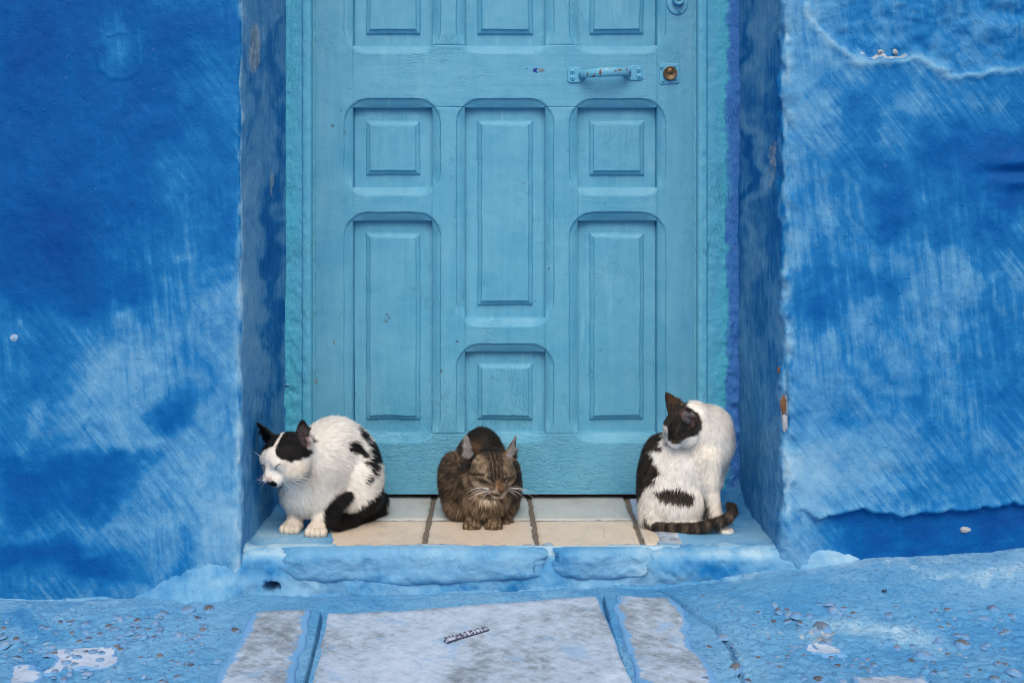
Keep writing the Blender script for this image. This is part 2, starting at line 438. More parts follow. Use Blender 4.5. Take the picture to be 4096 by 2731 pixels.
def wall_pier(side):
    xc = .497 if side < 0 else .4955
    r = .013 if side < 0 else .018
    flat = spaced((xc+r, .98, .0042), (.98, 1.5, .03), (1.5, 4.5, .3))[::-1]
    path = [(v, 0.0, 0.0, -1.0) for v in flat[:-1]]
    for a in np.linspace(0, math.pi/2, 8):
        path.append((xc + r - r*math.sin(a), r - r*math.cos(a), -math.sin(a), -math.cos(a)))
    for y in spaced((r+.004, .412, .0042)):
        path.append((xc, y, -1.0, 0.0))
    path = np.array(path)
    zs = spaced((-.3, -.11, .05), (-.11, 1.12, .0042), (1.12, 3.2, .13))
    X0 = (path[:, 0]*side)[:, None] + 0*zs[None]; Y0 = path[:, 1][:, None] + 0*zs[None]; Z0 = zs[None] + 0*path[:, 0][:, None]
    NX = (path[:, 2]*side)[:, None]; NY = path[:, 3][:, None]
    px, py = px_of(X0, Y0, Z0); px /= D4; py /= D4
    rev = (path[:, 3] > -.5)[:, None] & (zs[None] > -9)
    amp = .0028 if side < 0 else .0042
    s0 = 11 if side < 0 else 37
    d = amp*fbm(X0*5, Z0*5, Y0*5, 3, s0) + amp*.32*fbm(X0*24, Z0*24, Y0*24, 3, s0+3) + .00045*fbm(X0*90, Z0*90, Y0*90, 2, s0+7)
    cornr = np.exp(-((path[:, 0]-xc+path[:, 1]*.6)/.03)**2)[:, None]
    d = d + cornr*(.0030*fbm(Z0*14, Z0*0+3.3, oct=4, seed=s0+20) + (.0045*fbm(X0*60, Z0*45, Y0*60, oct=3, seed=s0+21) if side > 0 else 0))
    wear = np.zeros_like(X0)
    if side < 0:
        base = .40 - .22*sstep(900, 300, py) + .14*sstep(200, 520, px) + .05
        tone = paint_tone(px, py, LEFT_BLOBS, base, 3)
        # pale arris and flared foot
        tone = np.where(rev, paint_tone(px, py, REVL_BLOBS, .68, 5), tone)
        arris = np.exp(-((px - (556 - .008*py))/9)**2)
        tone = tone + arris*.34*(.45+.6*fbm(px/9, py/30, oct=3, seed=77))
        d = d + .0022*np.exp(-((np.hypot((px-275)/1.0, (py-128)/1.05)-50)/3.5)**2)*(px < 330)   # round scrape mark
        d = d - .0016*np.exp(-(seg_dist(px, py, [(205, 52), (255, 76), (300, 80), (320, 110)])/2.2)**2)
        d = d - .0014*np.exp(-((np.hypot(px-300, py-120)-76)/2)**2)*((px > 345) & (py > 130))
        # roughened strip in the reveal
        wear = np.where(rev, .75*np.exp(-(((px-585)/15)**2 + ((py-110)/75)**2)**2) + .62*np.exp(-(((px-625)/8)**2 + ((py-420)/60)**2)), wear)
        wear = wear + .75*np.exp(-(((px-32)/11)**2 + ((py-776)/11)**2)**3)
        foot = sstep(1060, 1340, py)*(1-rev)
        d = d + .006*foot*sstep(330, 560, px)
    else:
        base = .52 + .08*sstep(1000, 1150, py) - .06*sstep(2100, 2350, px)
        tone = paint_tone(px, py, RIGHT_BLOBS, base, 8)
        tone = np.where(rev, paint_tone(px, py, REVR_BLOBS, .62, 15)-.04, tone)
        arris = np.exp(-((px-1806)/14)**2)*(~rev)
        tone = tone + arris*.20*(.6+.9*fbm(px/12, py/26, oct=3, seed=79))
        dr = seg_dist(px + 5*fbm(px/25, py/25, oct=2, seed=4), py + 6*fbm(px/25, py/25, oct=2, seed=6), RIDGE)
        inside = poly_sd(px, py, RIDGE + [(2420, -900), (1852, -900)]) < 0
        d = d + .0050*np.exp(-(dr/9)**2)*(.7+.5*fbm(px/40, py/40, oct=2, seed=19)) - np.where(inside, .004*sstep(0, 30, dr), 0)
        d = d + np.where(inside, .0026*fbm(px/34, py/20, oct=3, seed=91), 0)
        tone = tone + .26*np.exp(-(dr/7)**2)
        wear = wear + 0.8*np.where(inside, np.exp(-((dr-14)/7)**2)*np.exp(-((px-2030)/90)**2), 0)
        for cx, cy, rx, ry, k in ((2330, 395, 70, 12, -.006), (2340, 372, 60, 16, .008), (2345, 420, 60, 14, .008), (2290, 60, 60, 25, .006), (2170, 60, 30, 40, -.005), (2330, 30, 60, 18, -.009), (2050, 1090, 50, 20, -.004), (1960, 1040, 60, 50, .003)):
            d = d + k*np.exp(-(((px-cx)/rx)**2 + ((py-cy)/ry)**2))
        # old plaster set back along the foot of the wall, under a broken ledge
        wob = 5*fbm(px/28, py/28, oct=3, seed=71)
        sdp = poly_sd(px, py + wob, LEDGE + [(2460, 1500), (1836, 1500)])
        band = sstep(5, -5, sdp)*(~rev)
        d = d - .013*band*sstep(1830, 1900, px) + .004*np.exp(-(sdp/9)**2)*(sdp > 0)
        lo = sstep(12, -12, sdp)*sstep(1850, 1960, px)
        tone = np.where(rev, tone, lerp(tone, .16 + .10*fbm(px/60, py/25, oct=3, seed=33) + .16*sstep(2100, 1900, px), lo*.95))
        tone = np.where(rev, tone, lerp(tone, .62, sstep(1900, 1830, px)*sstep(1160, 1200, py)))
        # bare flakes on the arris
        cz = np.exp(-(((px-1800)/10)**2 + ((py-950)/48)**2)**2)
        wear = wear + 1.05*cz; d = d - .006*cz
        cz = np.exp(-(((px-1812)/9)**2 + ((py-795)/36)**2)**2)
        d = d - .0018*cz; tone = lerp(tone, .85, cz*.8)
        cz = np.exp(-(((px-1772)/12)**2 + ((py-370)/90)**2)**2)
        wear = wear + .55*cz; d = d - .0025*cz
        cz = np.exp(-(((px-2222)/16)**2 + ((py-1218)/7)**2)**2)
        wear = wear + .9*cz
    # small dings
    r2 = np.random.default_rng(s0)
    for i in range(60):
        cx = r2.uniform(0, 545) if side < 0 else r2.uniform(1810, 2352); cy = r2.uniform(0, 1180)
        rr_ = r2.uniform(2, 4.5)
        d = d + np.where(rev, 0, r2.uniform(-.0012, .0014)*np.exp(-(((px-cx)/rr_)**2 + ((py-cy)/rr_/r2.uniform(.5, 1.2))**2)))
    X, Y, Z = X0 + NX*d, Y0 + NY*d, Z0
    V = np.stack([X, Y, Z], -1).reshape(-1, 3)
    F = grid_faces(len(path), len(zs), flip=side > 0)
    # close the pier at the back
    nz = len(zs); nb = len(V)
    back = np.stack([np.stack([np.full(nz, side*xc), np.full(nz, .55), zs], -1), np.stack([np.full(nz, side*4.5), np.full(nz, .55), zs], -1)]).reshape(-1, 3)
    i = np.arange(nz-1); last = (len(path)-1)*nz
    q1 = np.stack([last+i, nb+i, nb+i+1, last+i+1], -1); q2 = np.stack([nb+i, nb+nz+i, nb+nz+i+1, nb+i+1], -1)
    F = np.vstack([F, q1, q2] if side < 0 else [F, q1[:, ::-1], q2[:, ::-1]])
    V = np.vstack([V, back])
    at = {'tone': np.append(tone.ravel(), np.full(2*nz, .3)), 'wear': np.append(wear.ravel(), np.zeros(2*nz))}
    return mk_mesh('wall_pier', V, F, True, at)

HOUSE = thing('house_wall', (0, .3, -.1), 'blue limewashed plaster house wall around the recessed doorway', 'wall')
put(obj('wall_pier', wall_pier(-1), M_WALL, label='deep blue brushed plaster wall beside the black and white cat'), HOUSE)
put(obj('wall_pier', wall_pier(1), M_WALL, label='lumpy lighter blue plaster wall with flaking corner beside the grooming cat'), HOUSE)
V = np.array([(-.5, -.002, 2.12), (.5, -.002, 2.12), (.5, .55, 2.12), (-.5, .55, 2.12), (-.5, -.002, 3.2), (.5, -.002, 3.2), (.5, .55, 3.2), (-.5, .55, 3.2)])
F = np.array([(0, 1, 5, 4), (1, 2, 6, 5), (2, 3, 7, 6), (3, 0, 4, 7), (4, 5, 6, 7), (3, 2, 1, 0)])
put(obj('lintel', mk_mesh('lintel', V, F, False, {'tone': np.full(8, .4), 'wear': np.zeros(8)}), M_WALL), HOUSE)
V = np.array([(-.6, .43, -.2), (.6, .43, -.2), (.6, 1.4, -.2), (-.6, 1.4, -.2), (-.6, .43, 2.3), (.6, .43, 2.3), (.6, 1.4, 2.3), (-.6, 1.4, 2.3)])
F = np.array([(1, 2, 6, 5), (2, 3, 7, 6), (3, 0, 4, 7), (4, 5, 6, 7)])
put(obj('dark_closure', mk_mesh('dark_closure', V, F, False), M_DARK), HOUSE)  # unseen dark room box, added to keep sky light out of the door gap
# bare render showing through on the broken arris
M_BARE = simple('bare_render', srgb(158, 162, 170), .9, .2, 0, .25, 240, .8)
M_BROWN = simple('brown_earth_render', srgb(112, 82, 62), .95, .2, 0, .5, 260, 1.0)
def flake(cx, cy, rx, ry, Y, material, seed, out=.004, nrm=(-.5, -.85)):
    r2 = np.random.default_rng(seed)
    n = 14
    c = P(cx*D4, cy*D4, Y); k = (CAM_D+Y)/FPX*D4
    a = np.linspace(0, 2*np.pi, n, endpoint=False); rad = r2.uniform(.65, 1.1, n)
    V = [c + np.array([nrm[0]*out, nrm[1]*out, 0])]
    for aa, q in zip(a, rad):
        dx = math.cos(aa)*rx*k*q; dz = math.sin(aa)*ry*k*q
        V.append(c + np.array([dx, dx*.35*(1 if cx > 1176 else -1) + .003, dz]))
    F = [(0, 1+(i+1) % n, 1+i) for i in range(n)]
    return put(obj('plaster_flake', mk_mesh('plaster_flake', np.array(V), np.array(F), True), material), HOUSE)
flake(1800, 930, 9, 26, .004, M_BROWN, 1); flake(1804, 972, 9, 24, .002, M_BARE, 2); flake(1789, 850, 4, 10, .012, M_BROWN, 3)
flake(2222, 1217, 18, 8, .009, M_BARE, 4, .006, (0, -1)); flake(2023, 118, 9, 6, -.002, M_BARE, 5, .003, (0, -1)); flake(2058, 120, 8, 8, -.001, M_BARE, 6, .003, (0, -1))
flake(32, 776, 10, 9, -.001, simple('pale_blue_chip', srgb(130, 168, 205), .8), 7, .0015, (0, -1))

# ------------------------------------------------------------------ the door
DY = .39                                   # front face of the door
SD = (CAM_D + DY) / FPX
dx = lambda x: (x - 2048)*SD
dz = lambda y: CAM_H - (y - HORIZON)*SD
LEAF = (dx(1250), dx(2786), dz(1976), 2.02)
C1, C2, C3 = (1409.5, 1728), (1859, 2181.5), (2311, 2630)
OPEN = []
for c, y0, y1 in ((C1, None, 181), (C2, None, 181), (C3, None, 181), (C1, 429, 749), (C3, 429, 749), (C2, 429, 1273), (C1, 883, 1735), (C3, 883, 1735), (C2, 1409, 1735)):
    OPEN.append((dx(c[0]), dx(c[1]), dz(y1), 1.86 if y0 is None else dz(y0)))
BW = .0195; BR = BW*2.9; INS = .0275

def around(edges, base_lo, base_hi, base):
    v = [np.linspace(base_lo, base_hi, int((base_hi-base_lo)/base)+1)]
    for e, sgn in edges:        # sgn: direction from the edge into the opening
        off = [-BW-.003, -BW-.0012, -BW-.0004, -BW+.0004, -BW+.0012] + list(np.linspace(-BW+.003, -.0025, 7)) + [-.0012, -.0003, .0003, .0012, .003, .006]
        off += [INS-.002, INS-.0006, INS+.0002, INS+.0012, INS+.003, INS+.006, INS+.0088, INS+.0096, INS+.0104, INS+.013]
        off += list(np.linspace(BW*.2, BR*1.05, 10))
        v.append(e + sgn*np.array(off))
    v = np.unique(np.round(np.concatenate(v), 5))
    v = v[(v >= base_lo) & (v <= base_hi)]
    keep = [v[0]]
    for q in v[1:]:
        if q - keep[-1] > .00035: keep.append(q)
    return np.array(keep)

ex, ez = set(), set()
for o in OPEN:
    ex |= {(o[0], 1), (o[1], -1)}; ez |= {(o[2], 1), (o[3], -1)}
xs = around(ex, LEAF[0], LEAF[1], .007)
zs = around(ez, LEAF[2], LEAF[3], .008)
# the top, out of sight, needs far fewer lines
zs = np.array([z for i, z in enumerate(zs) if z < 1.15 or i % 3 == 0 or z > 1.8])
def door_depth(X, Z):
    dep = np.zeros_like(X)
    for (x0, x1, z0, z1) in OPEN:
        cx, cz, hx, hz = (x0+x1)/2, (z0+z1)/2, (x1-x0)/2, (z1-z0)/2
        wob = .0006*fbm(X*30, Z*30, oct=2, seed=61)
        qx, qz = np.abs(X-cx) - (hx+BW) + BR, np.abs(Z-cz) - (hz+BW) + BR
        d = np.hypot(np.maximum(qx, 0), np.maximum(qz, 0)) + np.minimum(np.maximum(qx, qz), 0) - BR
        e = -d + wob
        bev = np.where(e > 0, .0042*sstep(0, .0014, e) + .0098*np.clip(e/BW, 0, 1)**1.5, 0)
        dep = np.maximum(dep, bev)
        ins = np.minimum(hx - np.abs(X-cx), hz - np.abs(Z-cz))
        f = ins - INS + .0007*fbm(X*22, Z*22, oct=2, seed=67)
        pan = .0260 - .0034*sstep(0, .0014, f) - .0045*np.clip(f/.0088, 0, 1) - .0034*sstep(.0086, .0102, f)
        dep = np.where(ins > 0, pan, dep)
    return dep
X, Z = np.meshgrid(xs, zs, indexing='ij')
dep = door_depth(X, Z)
# joints between the members
hl = lambda z, x0, x1: (np.exp(-((Z-z)/.0009)**2)*(X > x0)*(X < x1))
vl = lambda x, z0, z1: (np.exp(-((X-x)/.0009)**2)*(Z > z0)*(Z < z1))
xl, xr = dx(C1[0]), dx(C3[1])
m1, m2, m3, m4 = dx(C1[1]), dx(C2[0]), dx(C2[1]), dx(C3[0])
jt = vl(xl, LEAF[2], LEAF[3]) + vl(xr, LEAF[2], LEAF[3]) + hl(dz(181), m1, m2) + hl(dz(181), m3, m4) + hl(dz(429), m1, m2) + hl(dz(429), m3, m4)
jt += 1.6*hl(dz(1735), m1, m2) + 1.6*hl(dz(1735), m3, m4) + vl(m1, dz(883), dz(749)) + vl(m4, dz(883), dz(749)) + vl(m2, dz(1409), dz(1273)) + vl(m3, dz(1409), dz(1273))
dep = dep + .0016*np.clip(jt, 0, 1.6)*(1 + .6*fbm(X*18, Z*18, oct=2, seed=5))
dep = dep + .0030*np.exp(-((X-xl)/.0009)**2)*sstep(dz(1350), dz(1500), Z)*(Z > dz(1745))
dep = dep + .0006*fbm(X*9, Z*4, oct=3, seed=2) + .00035*fbm(X*60, Z*60, oct=2, seed=3)
dep = dep + .002*np.clip(1 - (X-LEAF[0])/.003, 0, 1) + .002*np.clip(1 - (LEAF[1]-X)/.003, 0, 1)
dpx, dpy = px_of(X, DY + 0*X, Z)
wear = .9*sstep(1640, 1800, dpy)*(dpx > 1409)*(dpx < 2630) + .55*sstep(1200, 1800, dpy)
wear = np.clip(wear*(.7 + .5*fbm(X*10, Z*10, oct=3, seed=8)), 0, 1)
V = np.stack([X, DY + dep, Z], -1).reshape(-1, 3)
F = grid_faces(len(xs), len(zs))
ctr = V[F].mean(1)
at = {'tone': np.zeros(len(V)), 'wear': wear.ravel()}
who = np.full(len(F), -1)
for i, o in enumerate(OPEN):
    who[(ctr[:, 0] > o[0]) & (ctr[:, 0] < o[1]) & (ctr[:, 2] > o[2]) & (ctr[:, 2] < o[3])] = i
cx_, cz_ = ctr[:, 0], ctr[:, 2]
rest = who < 0
def member(mask):
    global rest
    m = mask & rest; rest = rest & ~m
    return m
parts = [('stile', member(cx_ < xl), 1), ('stile', member(cx_ > xr), 1), ('rail', member(cz_ < dz(1735)), 0), ('rail', member((cz_ < dz(181)) & (cz_ > dz(429))), 0), ('rail', member(cz_ > 1.86), 0)]
parts += [('mullion', member((cx_ > m1) & (cx_ < m2) & (cz_ < dz(300))), 1), ('mullion', member((cx_ > m3) & (cx_ < m4) & (cz_ < dz(300))), 1), ('mullion', member((cx_ > m1) & (cx_ < m2)), 1), ('mullion', member((cx_ > m3) & (cx_ < m4)), 1)]
parts += [('cross_rail', member(cx_ < m1), 0), ('cross_rail', member(cx_ > m4), 0), ('cross_rail', member(rest.copy()), 0)]
parts += [('panel', who == i, 1) for i in range(len(OPEN))]
DOOR = thing('door', (0, DY, LEAF[2]), 'weathered turquoise blue wooden door with raised panels', 'door')
for nm, mask, up in parts:
    if not mask.any(): continue
    v, f, a = compact(V, F[mask], at)
    put(obj(nm, mk_mesh(nm, v, f, True, a), M_DOORV if up else M_DOORH), DOOR)
bk = box_mesh('backing_board', (LEAF[0]+.001, DY+.031, LEAF[2]+.001), (LEAF[1]-.001, DY+.046, LEAF[3]-.001))
put(obj('backing_board', bk, M_DOORV), DOOR)
for s in (0, 1):
    x = LEAF[s]
    put(obj('door_edge', box_mesh('door_edge', (x-.0005 if s else x, DY+.003, LEAF[2]), (x if s else x+.0005, DY+.03, LEAF[3])), M_DOORV), DOOR)
put(obj('door_edge', box_mesh('door_edge', (LEAF[0], DY+.003, LEAF[2]-.0006), (LEAF[1], DY+.03, LEAF[2])), M_DOORH), DOOR)

# ironmongery painted over with the door
M_IRON = simple('painted_iron', srgb(84, 160, 196), .42, .4, 0, .18, 120, .5)
n = NT('chipped_painted_iron')
nz = n.rr(n.math('MULTIPLY', n.noise(150, 5, .6), n.noise(55, 3)), .315, .34)
M_GRIP = n.done(n.mix(nz, srgb(96, 168, 200), n.ramp(n.noise(300, 3), [(.4, srgb(40, 28, 22)), (.6, srgb(120, 84, 56))])), .45, n.bump(nz, -.5, .001), .4)
SCREW = lathe_mesh('screw', [(.0048, 0), (.0048, .0008), (.0036, .0019), (.0012, .0022)], 12)
def screw(x, y, parent, k=1.0, Y=DY, yo=0.0):
    o = obj('screw', SCREW, M_IRON); put(o, parent)
    o.location = (dx(x), Y - yo, dz(y)); o.scale = (k, k, k)
def lozenge(name, pts, thick, y_front, bevel=.0012):
    import bmesh
    bm = bmesh.new()
    vs_ = [bm.verts.new((x, y_front + thick, z)) for x, z in pts]
    f = bm.faces.new(vs_)
    r = bmesh.ops.extrude_face_region(bm, geom=[f])
    for v in [g for g in r['geom'] if isinstance(g, bmesh.types.BMVert)]: v.co.y -= thick
    bmesh.ops.recalc_face_normals(bm, faces=bm.faces[:])
    top = [e for e in bm.edges if all(abs(v.co.y - y_front) < 1e-6 for v in e.verts)]
    bmesh.ops.bevel(bm, geom=top, offset=bevel, segments=2, profile=.5, affect='EDGES')
    me = bpy.data.meshes.new(name); bm.to_mesh(me); bm.free()
    return me
handle = obj('handle', None, label='painted iron pull handle with chipped blue paint'); handle.location = (dx(2420), DY, dz(298)); put(handle, DOOR)
def hput(o, parent):
    o.parent = parent
    o.matrix_parent_inverse = __import__('mathutils').Matrix.Translation(Vector(parent.location)).inverted()
    return o
handle.matrix_parent_inverse = __import__('mathutils').Matrix.Translation(DOOR.location).inverted()
for pl in ([(2270, 284), (2274, 273), (2296, 270), (2318, 270), (2332, 284), (2344, 292), (2344, 310), (2330, 322), (2318, 331), (2278, 332), (2270, 324)],
           [(2571, 275), (2566, 265), (2530, 264), (2512, 270), (2500, 282), (2492, 290), (2492, 306), (2506, 314), (2520, 322), (2562, 322), (2571, 314)]):
    hput(obj('plate', lozenge('plate', [(dx(x), dz(y)) for x, y in pl], .005, DY-.003), M_IRON), handle)
gp, gr = [], []
for t in np.linspace(0, 1, 25):
    x = lerp(2322, 2516, t); yb = lerp(303, 294, t)
    out = .004 + .036*math.sin(math.pi*t)**.55
    c = P(x, yb, DY); gp.append((c[0], DY - out, c[2])); gr.append(.0078 + .0022*math.sin(math.pi*t))
hput(obj('grip', tube_mesh('grip', gp, gr, 14, (.62, 1.05)), M_GRIP), handle)
for x, y in ((2289, 288), (2290, 314), (2554, 281), (2555, 307)):
    o = obj('screw', SCREW, M_IRON); hput(o, handle); o.location = (dx(x), DY-.003, dz(y)); o.scale = (1.25, 1, 1.25)

lock = obj('lock_plate', lozenge('lock_plate', [(dx(x), dz(y)) for x, y in ((2637, 262), (2642, 256), (2712, 255), (2717, 260), (2717, 329), (2712, 333), (2643, 339), (2638, 334))], .004, DY-.0025), M_IRON)
put(lock, DOOR)
CYL = lathe_mesh('lock_cylinder', [(.0152, 0), (.0152, .006), (.0142, .0075), (.0136, .0075), (.0132, .0066), (.0005, .0066)], 28)
cy = obj('lock_cylinder', CYL, M_BRASS, lock); cy.location = (dx(2679), DY-.0025, dz(296))
PLUG = lathe_mesh('lock_plug', [(.0072, 0), (.0072, .0012), (.0066, .0018), (.0005, .0018)], 20)
pg = obj('lock_plug', PLUG, simple('plug_brass', (.16, .09, .045), .4, .5, .7, .5, 300), lock); pg.location = (dx(2679), DY-.0091, dz(288))
kw = obj('keyway', box_mesh('keyway', (-.0009, -.0004, -.0042), (.0009, .0004, .0042)), M_BRASSD, lock); kw.location = (dx(2680), DY-.0111, dz(287))
for o in (cy, pg, kw): o.matrix_parent_inverse.identity()
for x, y, k in ((2646, 272, .9), (2697, 267, .9), (2703, 320, .9), (2651, 326, .9)):
    o = obj('screw', SCREW, M_IRON if y < 300 else M_RUST, lock); o.location = (dx(x), DY-.0025, dz(y)); o.scale = (.8, 1, .8)
ov = [(dx(2709) + .0235*math.cos(a), dz(6) + .030*math.sin(a) - .0) for a in np.linspace(0, 2*math.pi, 28, endpoint=False)]
lock2 = put(obj('lock_plate', lozenge('lock_plate', ov, .005, DY-.0035, .002), M_IRON), DOOR)
cy = obj('lock_cylinder', CYL, M_IRON, lock2); cy.location = (dx(2711), DY-.0035, dz(2)); cy.scale = (.85, 1.8, .85)
cy.data = CYL.copy(); cy.data.materials.clear(); cy.data.materials.append(M_IRON)
pg = obj('lock_plug', PLUG, None, lock2); pg.location = (dx(2711), DY-.0152, dz(-4))
o = obj('screw', SCREW, M_IRON, lock2); o.location = (dx(2713), DY-.0035, dz(47)); o.scale = (1.1, 1, 1.1)
# an ink-blue splash and bare chip on the lock rail
M_INK = simple('ink_blue', srgb(18, 52, 140), .5); M_GREY = simple('bare_wood', srgb(120, 128, 130), .8)
r2 = np.random.default_rng(3)
def splash(cx, cy, rx, ry, material, n=15, spiky=.5):
    a = np.linspace(0, 2*np.pi, n, endpoint=False); q = r2.uniform(1-spiky, 1, n)
    pts = np.array([[dx(cx), DY-.0011, dz(cy)]] + [[dx(cx + math.cos(t)*rx*k), DY-.0004, dz(cy + math.sin(t)*ry*k)] for t, k in zip(a, q)])
    F = np.array([(0, 1+i, 1+(i+1) % n) for i in range(n)])
    put(obj('paint_splash', mk_mesh('paint_splash', pts, F[:, ::-1], True), material), DOOR)
splash(2140, 283, 17, 15, M_INK, 17, .75); splash(2164, 281, 16, 8, M_GREY, 11, .5); splash(2109, 276, 4, 2.5, M_INK, 9)
M_CHIP = simple('chipped_wood', srgb(112, 122, 122), .9)
for cx, cy, rx, ry in ((1265, 1523, 5, 14), (1235, 1600, 4, 16), (1337, 1370, 4, 14), (1828, 1364, 5, 5), (2233, 1207, 5, 5), (2195, 1074, 4, 5), (1332, 1160, 3, 6)):
    splash(cx, cy, rx, ry, M_CHIP if cx < 1800 else M_RUST, 11, .55)

# ------------------------------------------------------------------ door frame
FRAME = thing('door_frame', (0, .38, 0), 'teal painted timber door frame with thick lumpy paint', 'door frame')
def post(side):
    # profile across the post from the door leaf out into the wall: (photo px at door depth, Y)
    if side < 0: prof = [(1268, DY+.006), (1252, DY+.0058), (1249.3, DY+.001), (1247, DY-.004), (1242, DY-.0075), (1230, DY-.009), (1216, DY-.0085), (1211, DY-.006), (1209, DY-.0035), (1204, DY-.003), (1180, DY-.004), (1160, DY-.005), (1145, DY-.008), (1120, DY-.012), (1090, DY-.014)]
    else: prof = [(2768, DY+.006), (2784, DY+.0058), (2786.7, DY+.001), (2789, DY-.004), (2794, DY-.0075), (2806, DY-.009), (2822, DY-.0085), (2827, DY-.006), (2829, DY-.0035), (2834, DY-.003), (2870, DY-.004), (2905, DY-.005), (2930, DY-.008), (2955, DY-.012), (2990, DY-.014)]
    p = np.array(prof); t = np.linspace(0, 1, len(p)); tt = np.unique(np.concatenate([t, np.linspace(0, 1, 46)]))
    px = np.interp(tt, t, p[:, 0]); py = np.interp(tt, t, p[:, 1])
    z = spaced((-.02, 1.12, .0036), (1.12, 2.06, .08))
    Xp = dx(px)[:, None] + 0*z[None]; Yp = py[:, None] + 0*z[None]; Zp = z[None] + 0*px[:, None]
    edge = np.clip(np.abs(px - (1249 if side < 0 else 2787)) / 130, 0, 1.2)[:, None]
    low = sstep(.7, .1, Zp)
    Yp = Yp - (.0007 + .0020*edge*(.5+low))*fbm(Xp*90, Zp*60, oct=3, seed=23) - .0012*edge*fbm(Xp*25, Zp*12, oct=2, seed=29)
    sel = edge*.66 + .0*Zp + (.10 if side < 0 else 0.03)
    sel = np.where(edge > .78, sel + .3*sstep(.78, .95, edge + .12*fbm(Zp*40, Xp*40, oct=3, seed=31)), sel)
    return mk_mesh('post', np.stack([Xp, Yp, Zp], -1).reshape(-1, 3), grid_faces(len(px), len(z), flip=side < 0), True, {'tone': sel.ravel()})
put(obj('post', post(-1), M_FRAME), FRAME); put(obj('post', post(1), M_FRAME), FRAME)
put(obj('head', box_mesh('head', (-.52, DY-.01, 2.025), (.52, DY+.04, 2.11), .004), M_FRAME), FRAME)
screwk = obj('nail_head', lathe_mesh('nail_head', [(.006, 0), (.005, .002), (.001, .003)], 10), M_FRAME); put(screwk, FRAME); screwk.location = (dx(1150), DY-.007, dz(1537)); screwk.scale = (1.2, 1, .5)

# ------------------------------------------------------------------ the street
def zg(X, Y):
    a = np.interp(X, [-1.5, -.94, -.5, 0, .3, .5, .66, .94, 1.5], [-.092, -.081, -.072, -.066, -.055, -.030, -.014, .002, .02])
    b = -.076 + .026*np.clip(X, -3, 3)
    return lerp(a, b, sstep(.0, -.34, Y))
def gpt(x, y):
    """photo point (2352 scale) on the street -> world"""
    x, y = x*D4, y*D4; Z = -.07
    for _ in range(8):
        d = (CAM_H - Z)*FPX/(y - HORIZON); X = (x-2048)*d/FPX; Z = float(zg(np.array(X), np.array(d - CAM_D)))
    return X, d - CAM_D
gx = spaced((-9, -1.3, .5), (-1.3, -1.0, .02), (-1.0, -.34, .0034), (-.34, -.22, .0015), (-.22, .12, .0034), (.12, .27, .0015), (.27, 1.0, .0034), (1.0, 1.3, .02), (1.3, 9, .5))
gy = spaced((-14, -1.2, .6), (-1.2, -.5, .03), (-.5, .03, .0034), (.03, .12, .02))
X, Y = np.meshgrid(gx, gy, indexing='ij')
Zb = zg(X, Y)
qx, qy = px_of(X, Y, Zb); qx /= D4; qy /= D4
vis = (Y > -.6) & (np.abs(X) < 1.3)
dd = .004*fbm(X*4, Y*4, oct=3, seed=50) + .0018*fbm(X*16, Y*16, oct=3, seed=52) + .0009*fbm(X*60, Y*60, oct=2, seed=54)
peb = sstep(1370, 1420, qy)*np.maximum(sstep(560, 380, qx), sstep(1600, 1700, qx))
dd = dd + (.25+peb)*(.0018*np.abs(fbm(X*60, Y*60, oct=3, seed=58)) + .0016*fbm(X*120, Y*120, oct=2, seed=59))
def W(pts): return [gpt(*p) for p in pts]
crack = 0
for pts, dp, wd in (([(741, 1400), (726, 1470), (711, 1530), (694, 1600)], .024, .0019), ([(1383, 1372), (1398, 1430), (1420, 1500), (1452, 1590)], .024, .0019),
        ([(1500, 1348), (1545, 1372), (1590, 1412), (1640, 1440), (1680, 1490), (1692, 1530), (1712, 1575)], .020, .0030),
        ([(1880, 1268), (1920, 1278), (1990, 1280)], .008, .004)):
    w = W(pts)
    sx, sy = X + .006*fbm(X*30, Y*30, oct=3, seed=77)*(wd > .0033), Y + .006*fbm(X*30, Y*30, oct=3, seed=78)*(wd > .0033)
    crack = crack + dp*np.exp(-(seg_dist(sx, sy, w)/wd)**2)
kz = np.interp(X, [-.5, -.42, -.2, .0, .07, .12, .3, .42, .5], [.3, 1, .8, 1, .2, .9, .8, .9, .0])*(.55 + .8*fbm(X*11, X*0+9, oct=3, seed=24)).clip(0, 1.2)
crack = crack + .016*kz*np.exp(-((Y + .013 + .003*fbm(X*16, X*0, oct=3, seed=16))/.0050)**2)*(np.abs(X) < .5)
crack = crack + .024*np.exp(-((Y + .006 + .003*fbm(X*14, X*0, oct=3, seed=12))/.0050)**2)*sstep(-.60, -.68, X)*(.55 + .7*fbm(X*6, X*0+5, oct=2, seed=14)).clip(0, 1)
dd = np.where(vis, dd - crack, 0)
# the ground is shallower under the slabs
gt = .70 + .10*fbm(X*3, Y*3, oct=3, seed=41)
gt = paint_tone(qx, qy, [(1950, 1310, 260, 18, 0, .92, .8), (2250, 1310, 140, 12, -12, .98, .7), (1700, 1300, 90, 14, 0, .95, .7), (2000, 1460, 140, 30, 12, .98, .8), (560, 1300, 60, 20, 0, .9, .7), (150, 1420, 300, 16, 0, .74, .6), (60, 1440, 120, 24, 0, .45, .6), (2200, 1530, 140, 40, 0, .74, .5), (1300, 1350, 300, 14, 0, .64, .6), (200, 1390, 60, 10, -10, .95, .7), (100, 1530, 90, 40, 0, .55, .6)], gt, 44)
gw = .52*np.exp(-(((qx-1885)/55)**2 + ((qy-1475)/24)**2)**2) + .40*peb*sstep(.1, .5, fbm(X*22, Y*22, oct=3, seed=47))
gw = np.where(vis, gw, 0)
V = np.stack([X, Y, Zb + dd], -1).reshape(-1, 3)
